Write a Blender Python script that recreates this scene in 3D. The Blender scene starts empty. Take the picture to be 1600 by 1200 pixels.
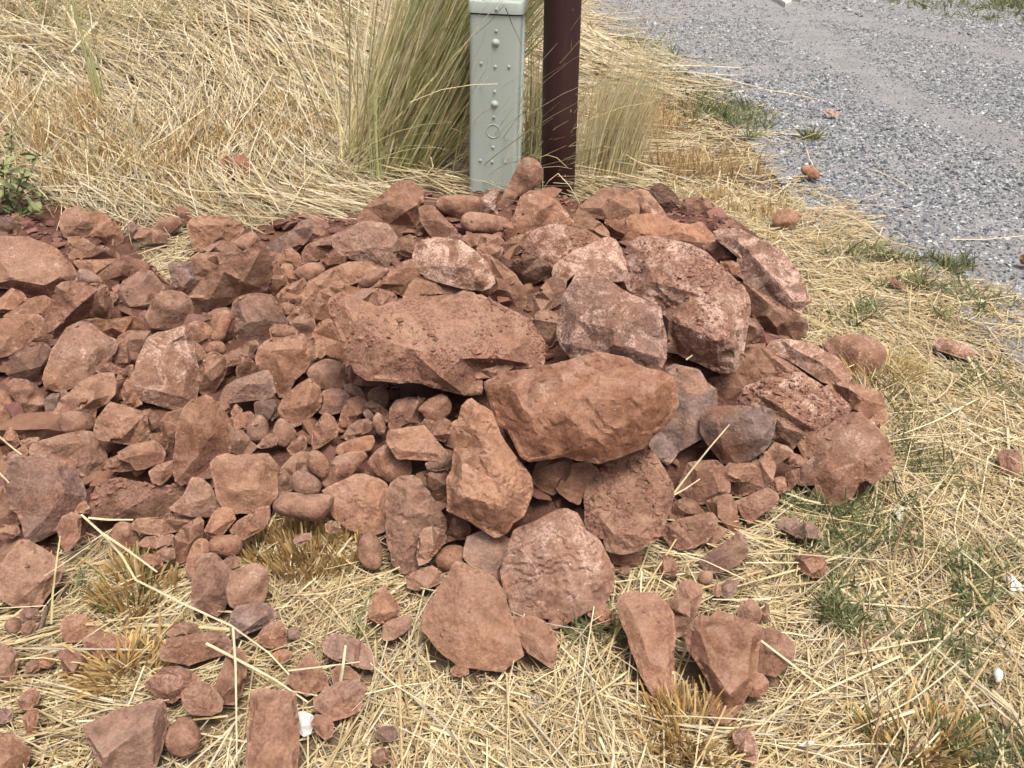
import bpy, bmesh, math, random
import numpy as np
from mathutils import Vector, noise
from mathutils.geometry import delaunay_2d_cdt

random.seed(7)
rng = np.random.default_rng(11)
SC = bpy.context.scene
COL = SC.collection

# ------------------------------------------------------------------ camera
CAM_H, PITCH, FPX = 1.30, math.radians(31.0), 1350.0      # metres, below horizontal, focal length in photo pixels
cam_d = bpy.data.cameras.new("camera")
cam_d.sensor_width = 36.0
cam_d.lens = FPX / 1600.0 * 36.0
cam_d.clip_end = 600.0
cam = bpy.data.objects.new("camera", cam_d)
cam.location = (0, 0, CAM_H)
cam.rotation_euler = (math.pi / 2 - PITCH, 0, 0)
COL.objects.link(cam)
SC.camera = cam

# ------------------------------------------------------------------ sky, sun, exposure
SUN_EL, SUN_AZ = math.radians(70), math.radians(150)        # azimuth: clockwise from +Y (away from the camera)
w = bpy.data.worlds.new("World")
SC.world = w
w.use_nodes = True
nt = w.node_tree
bg = nt.nodes["Background"]
sky = nt.nodes.new("ShaderNodeTexSky")
sky.sky_type = 'NISHITA'
sky.sun_disc = False
sky.sun_elevation = SUN_EL
sky.sun_rotation = SUN_AZ
sky.air_density = 0.6
sky.dust_density = 10.0
sky.ozone_density = 1.0
nt.links.new(sky.outputs[0], bg.inputs[0])
bg.inputs[1].default_value = 0.115
sun_d = bpy.data.lights.new("sun", 'SUN')
sun_d.energy = 1.5
sun_d.angle = math.radians(15)
sun_d.color = (1.0, 0.95, 0.88)
sun = bpy.data.objects.new("sun", sun_d)
sdir = Vector((math.sin(SUN_AZ) * math.cos(SUN_EL), math.cos(SUN_AZ) * math.cos(SUN_EL), math.sin(SUN_EL)))
sun.rotation_euler = sdir.to_track_quat('Z', 'Y').to_euler()
sun.location = (3, 3, 8)
COL.objects.link(sun)
SC.view_settings.view_transform = 'Standard'
SC.view_settings.look = 'None'
SC.view_settings.gamma = 1.0
SC.view_settings.exposure = 0.64
SC.view_settings.use_curve_mapping = False
SC.render.engine = 'CYCLES'
SC.cycles.use_denoising = True
SC.cycles.max_bounces = 6
SC.cycles.diffuse_bounces = 3

# ------------------------------------------------------------------ survey helpers
CP, SP = math.cos(PITCH), math.sin(PITCH)

def rays(px, py):
    """unit directions of the sight lines through photo pixels (1600 x 1200)"""
    px = np.asarray(px, float); py = np.asarray(py, float)
    a = (px - 800.0) / FPX
    b = -(py - 600.0) / FPX
    d = np.stack([a, CP + b * SP, -SP + b * CP], -1)
    return d / np.linalg.norm(d, axis=-1, keepdims=True)

O = np.array([0, 0, CAM_H])

def at(px, py, z=0.0):
    d = rays(px, py)
    t = (z - CAM_H) / d[..., 2]
    return O + d * t[..., None]

def sstep(a, b, x):
    t = np.clip((x - a) / (b - a), 0, 1)
    return t * t * (3 - 2 * t)

def vnoise(x, y, seed=0):
    """cheap smooth value noise on arrays"""
    r = np.random.default_rng(seed).random((64, 64))
    xi = np.floor(x).astype(int); yi = np.floor(y).astype(int)
    fx = x - xi; fy = y - yi
    fx = fx * fx * (3 - 2 * fx); fy = fy * fy * (3 - 2 * fy)
    g = lambda i, j: r[i % 64, j % 64]
    return (g(xi, yi) * (1 - fx) + g(xi + 1, yi) * fx) * (1 - fy) + (g(xi, yi + 1) * (1 - fx) + g(xi + 1, yi + 1) * fx) * fy

def fbm2(x, y, seed=0, n=4):
    s = 0; a = 0.5
    for i in range(n):
        s = s + a * vnoise(x * 2 ** i, y * 2 ** i, seed + i); a *= 0.5
    return s

def ground_z(x, y):
    """lie of the land: nearly flat, a low bank rising behind on the left"""
    bank = 0.42 * sstep(4.2, 9.0, y - 0.35 * x) * sstep(0.9, -0.8, x)
    far = 0.10 * sstep(9, 40, np.hypot(x, y))
    return bank + far + 0.11 * (fbm2(x * 1.1 + 3, y * 1.1 + 1, 8) - 0.40) * sstep(3.9, 5.2, y) * sstep(.6, -.2, x) + 0.03 * (fbm2(x * 1.3 + 31, y * 1.3 + 17, 5) - 0.47) * sstep(0.5, 1.5, y)

def inside(poly, x, y):
    poly = np.asarray(poly, float)
    r = np.zeros(np.shape(x), bool)
    j = len(poly) - 1
    for i in range(len(poly)):
        xi, yi = poly[i]; xj, yj = poly[j]
        c = ((yi > y) != (yj > y)) & (x < (xj - xi) * (y - yi) / (yj - yi + 1e-12) + xi)
        r ^= c
        j = i
    return r

def to_px(P):
    P = np.asarray(P, float) - O
    dep = P[..., 1] * CP - P[..., 2] * SP
    u = P[..., 0]
    v = P[..., 1] * SP + P[..., 2] * CP
    dep = np.where(dep < 0.05, 0.05, dep)
    return 800 + FPX * u / dep, 600 - FPX * v / dep

def new_mesh(name, V, F, mat, col=None, smooth=True):
    """V (n,3), F (m,3) or (m,4) -> mesh datablock, optional point colours"""
    V = np.ascontiguousarray(V, np.float32); F = np.ascontiguousarray(F, np.int32)
    me = bpy.data.meshes.new(name)
    n, k = F.shape
    me.vertices.add(len(V)); me.vertices.foreach_set("co", V.ravel())
    me.loops.add(n * k); me.loops.foreach_set("vertex_index", F.ravel())
    me.polygons.add(n)
    me.polygons.foreach_set("loop_start", np.arange(n, dtype=np.int32) * k)
    me.polygons.foreach_set("use_smooth", np.full(n, smooth, bool))
    me.update(calc_edges=True)
    if col is not None:
        a = me.color_attributes.new("tone", 'FLOAT_COLOR', 'POINT')
        c = np.ones((len(V), 4), np.float32); c[:, :3] = col
        a.data.foreach_set("color", c.ravel())
    if mat: me.materials.append(mat)
    return me

def put(name, me, parent=None, loc=(0, 0, 0), **props):
    o = bpy.data.objects.new(name, me)
    COL.objects.link(o)
    o.location = loc
    if parent: o.parent = parent
    for k, v in props.items(): o[k] = v
    return o

# ------------------------------------------------------------------ materials
def mat_new(name, rough=0.9):
    m = bpy.data.materials.new(name); m.use_nodes = True
    b = m.node_tree.nodes["Principled BSDF"]
    b.inputs["Roughness"].default_value = rough
    b.inputs["Specular IOR Level"].default_value = 0.25
    return m, m.node_tree, b

def N(nt, t, **kw):
    n = nt.nodes.new(t)
    for k, v in kw.items(): setattr(n, k, v)
    return n

def mathn(nt, op, a, b=None, clamp=False):
    n = N(nt, "ShaderNodeMath", operation=op); n.use_clamp = clamp
    for i, v in enumerate((a, b)):
        if v is None: continue
        if isinstance(v, (int, float)): n.inputs[i].default_value = v
        else: nt.links.new(v, n.inputs[i])
    return n.outputs[0]

def mix(nt, fac, a, b, blend='MIX'):
    n = N(nt, "ShaderNodeMix", data_type='RGBA', blend_type=blend)
    for s, v in ((n.inputs[0], fac), (n.inputs[6], a), (n.inputs[7], b)):
        if isinstance(v, (int, float)): s.default_value = v
        elif isinstance(v, tuple): s.default_value = (*v, 1)
        else: nt.links.new(v, s)
    return n.outputs[2]

def noise_n(nt, vec, scale, detail=5, rough=0.6, dist=0.0):
    n = N(nt, "ShaderNodeTexNoise")
    n.inputs["Scale"].default_value = scale; n.inputs["Detail"].default_value = detail
    n.inputs["Roughness"].default_value = rough; n.inputs["Distortion"].default_value = dist
    nt.links.new(vec, n.inputs["Vector"])
    return n.outputs["Fac"]

def ramp(nt, fac, a, b):
    n = N(nt, "ShaderNodeMapRange", interpolation_type='SMOOTHSTEP')
    for i, v in ((0, fac), (1, a), (2, b)):
        if isinstance(v, (int, float)): n.inputs[i].default_value = v
        else: nt.links.new(v, n.inputs[i])
    return n.outputs[0]

def make_rock_mat():
    m, nt, b = mat_new("red_sandstone", 0.93)
    tc = N(nt, "ShaderNodeTexCoord"); oi = N(nt, "ShaderNodeObjectInfo")
    off = N(nt, "ShaderNodeVectorMath", operation='SCALE'); off.inputs[0].default_value = (37, 53, 71)
    nt.links.new(oi.outputs["Random"], off.inputs[3])
    v = N(nt, "ShaderNodeVectorMath", operation='ADD')
    nt.links.new(tc.outputs["Object"], v.inputs[0]); nt.links.new(off.outputs[0], v.inputs[1])
    v = v.outputs[0]
    sep = N(nt, "ShaderNodeSeparateColor"); nt.links.new(oi.outputs["Color"], sep.inputs[0])
    pale, grey, dark, grit = sep.outputs[0], sep.outputs[1], sep.outputs[2], oi.outputs["Alpha"]
    rnd = oi.outputs["Random"]
    n1 = noise_n(nt, v, 7, 7, 0.62, 0.6)
    n2 = noise_n(nt, v, 34, 6, 0.68)
    n3 = noise_n(nt, v, 170, 4, 0.7)
    n4 = noise_n(nt, v, 15, 8, 0.7, 1.2)
    c = mix(nt, ramp(nt, n1, 0.32, 0.68), (0.145, 0.076, 0.049), (0.255, 0.146, 0.097))
    c = mix(nt, ramp(nt, n2, 0.40, 0.66), c, mix(nt, 0.5, c, (0.345, 0.215, 0.15)))
    c = mix(nt, mathn(nt, 'MULTIPLY', ramp(nt, n2, 0.5, 0.3), 0.45), c, (0.125, 0.066, 0.051))
    hue = mix(nt, rnd, (0.76, 0.73, 0.72), (1.32, 1.33, 1.30))
    c = mix(nt, 1.0, c, hue, 'MULTIPLY')
    r2 = mathn(nt, 'FRACT', mathn(nt, 'MULTIPLY', rnd, 7.31))
    c = mix(nt, 1.0, c, mix(nt, r2, (1.07, .98, .89), (.98, 1.02, 1.05)), 'MULTIPLY')
    wa = N(nt, "ShaderNodeAttribute", attribute_name="warm"); wa.attribute_type = 'OBJECT'
    c = mix(nt, wa.outputs["Fac"], c, mix(nt, 1.0, c, (1.36, 1.16, 1.0), 'MULTIPLY'))
    # dust settled on upward faces
    ge = N(nt, "ShaderNodeNewGeometry"); sx = N(nt, "ShaderNodeSeparateXYZ"); nt.links.new(ge.outputs["Normal"], sx.inputs[0])
    du = mathn(nt, 'MULTIPLY', ramp(nt, sx.outputs[2], .45, .95), ramp(nt, n4, .38, .62))
    c = mix(nt, mathn(nt, 'MULTIPLY', du, .6), c, (0.37, 0.24, 0.17))
    # grey-purple mineral bloom
    g = mathn(nt, 'MULTIPLY', grey, ramp(nt, noise_n(nt, v, 9, 6, 0.6, 0.8), 0.30, 0.60), True)
    c = mix(nt, mathn(nt, 'MULTIPLY', g, 0.9), c, mix(nt, ramp(nt, n2, 0.3, 0.7), (0.135, 0.105, 0.097), (0.29, 0.225, 0.205)))
    # pale lime crust in patches and flecks
    th = mathn(nt, 'SUBTRACT', 0.72, mathn(nt, 'MULTIPLY', pale, 0.26))
    p = ramp(nt, mathn(nt, 'ADD', mathn(nt, 'MULTIPLY', n4, 0.75), mathn(nt, 'MULTIPLY', n3, 0.25)), th, mathn(nt, 'ADD', th, 0.13))
    c = mix(nt, mathn(nt, 'MULTIPLY', p, 0.72), c, (0.60, 0.44, 0.36))
    fl = ramp(nt, noise_n(nt, v, 75, 3, 0.6), mathn(nt, 'SUBTRACT', 0.735, mathn(nt, 'MULTIPLY', pale, 0.055)), 0.78)
    c = mix(nt, mathn(nt, 'MULTIPLY', fl, 0.75), c, (0.70, 0.60, 0.54))
    # dark gritty soil caught in the surface
    gm = mathn(nt, 'MULTIPLY', grit, ramp(nt, noise_n(nt, v, 11, 7, 0.65), 0.42, 0.58), True)
    c = mix(nt, mathn(nt, 'MULTIPLY', gm, 0.8), c, mix(nt, ramp(nt, n3, 0.35, 0.65), (0.115, 0.055, 0.042), (0.31, 0.165, 0.12)))
    geo = N(nt, "ShaderNodeNewGeometry")
    ew = mathn(nt, 'MULTIPLY', ramp(nt, geo.outputs["Pointiness"], .515, .60), ramp(nt, n2, .35, .62))
    c = mix(nt, mathn(nt, 'MULTIPLY', ew, .55), c, (0.46, 0.30, 0.225))
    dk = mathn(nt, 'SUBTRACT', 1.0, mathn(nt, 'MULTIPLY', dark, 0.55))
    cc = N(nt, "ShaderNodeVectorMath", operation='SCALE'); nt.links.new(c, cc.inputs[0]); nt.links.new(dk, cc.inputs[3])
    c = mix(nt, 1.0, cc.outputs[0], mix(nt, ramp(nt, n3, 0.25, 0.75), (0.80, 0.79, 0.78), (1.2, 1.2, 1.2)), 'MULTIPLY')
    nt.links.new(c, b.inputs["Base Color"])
    rd = N(nt, "ShaderNodeTexNoise"); rd.noise_type = 'RIDGED_MULTIFRACTAL'; nt.links.new(v, rd.inputs["Vector"])
    rd.inputs["Scale"].default_value = 11; rd.inputs["Detail"].default_value = 4; rd.inputs["Distortion"].default_value = .4
    h = mathn(nt, 'ADD', mathn(nt, 'MULTIPLY', n2, 1.25), mathn(nt, 'MULTIPLY', n3, mathn(nt, 'ADD', 0.10, mathn(nt, 'MULTIPLY', grit, 0.35))))
    h = mathn(nt, 'SUBTRACT', h, mathn(nt, 'MULTIPLY', rd.outputs["Fac"], .16))
    bp = N(nt, "ShaderNodeBump"); bp.inputs["Strength"].default_value = 0.8; bp.inputs["Distance"].default_value = 0.010
    nt.links.new(h, bp.inputs["Height"]); nt.links.new(bp.outputs[0], b.inputs["Normal"])
    return m

def make_tone_mat(name, rough=0.75, trans=0.0, bump=0.0):
    """colour from the mesh's own 'tone' attribute, with fine mottling"""
    m, nt, b = mat_new(name, rough)
    a = N(nt, "ShaderNodeAttribute", attribute_name="tone")
    tc = N(nt, "ShaderNodeTexCoord")
    n1 = noise_n(nt, tc.outputs["Object"], 60, 4, 0.6)
    c = mix(nt, 1.0, a.outputs["Color"], mix(nt, ramp(nt, n1, 0.25, 0.75), (0.82, 0.82, 0.82), (1.15, 1.15, 1.15)), 'MULTIPLY')
    nt.links.new(c, b.inputs["Base Color"])
    if bump:
        bp = N(nt, "ShaderNodeBump"); bp.inputs["Strength"].default_value = bump; bp.inputs["Distance"].default_value = 0.004
        nt.links.new(noise_n(nt, tc.outputs["Object"], 220, 4, 0.6), bp.inputs["Height"]); nt.links.new(bp.outputs[0], b.inputs["Normal"])
    if trans:
        t = N(nt, "ShaderNodeBsdfTranslucent"); nt.links.new(c, t.inputs[0])
        ms = N(nt, "ShaderNodeMixShader"); ms.inputs[0].default_value = trans
        nt.links.new(b.outputs[0], ms.inputs[1]); nt.links.new(t.outputs[0], ms.inputs[2])
        nt.links.new(ms.outputs[0], nt.nodes["Material Output"].inputs[0])
    return m

def make_soil_mat(name, ca, cb, cc, s=1.0, bump=0.8):
    m, nt, b = mat_new(name, 0.97)
    tc = N(nt, "ShaderNodeTexCoord"); v = tc.outputs["Object"]
    n1 = noise_n(nt, v, 3.0 * s, 6, 0.6); n2 = noise_n(nt, v, 26 * s, 6, 0.7); n3 = noise_n(nt, v, 120 * s, 4, 0.7)
    c = mix(nt, ramp(nt, n1, 0.35, 0.65), ca, cb)
    c = mix(nt, ramp(nt, n2, 0.5, 0.72), c, cc)
    c = mix(nt, 1.0, c, mix(nt, ramp(nt, n3, 0.25, 0.75), (0.7, 0.7, 0.7), (1.25, 1.25, 1.25)), 'MULTIPLY')
    nt.links.new(c, b.inputs["Base Color"])
    bp = N(nt, "ShaderNodeBump"); bp.inputs["Strength"].default_value = bump; bp.inputs["Distance"].default_value = 0.02
    nt.links.new(mathn(nt, 'ADD', n2, mathn(nt, 'MULTIPLY', n3, 0.4)), bp.inputs["Height"]); nt.links.new(bp.outputs[0], b.inputs["Normal"])
    return m

ROCK = make_rock_mat()
STRAW = make_tone_mat("dry_straw", 0.7, 0.18)
LEAF = make_tone_mat("green_leaf", 0.65, 0.25)
GRIT = make_tone_mat("loose_grit", 0.95, 0.0, 0.5)
GRAVEL = make_tone_mat("crushed_gravel", 0.85, 0.0, 0.4)
SOIL = make_soil_mat("dry_soil", (0.13, 0.095, 0.060), (0.21, 0.155, 0.095), (0.27, 0.21, 0.13))
REDSOIL = make_soil_mat("red_soil", (0.150, 0.073, 0.050), (0.215, 0.108, 0.074), (0.26, 0.135, 0.092), 2.0, 1.0)
ROADMAT = make_soil_mat("gravel_fines", (0.25, 0.25, 0.25), (0.31, 0.308, 0.303), (0.36, 0.355, 0.348), 1.6)

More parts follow.
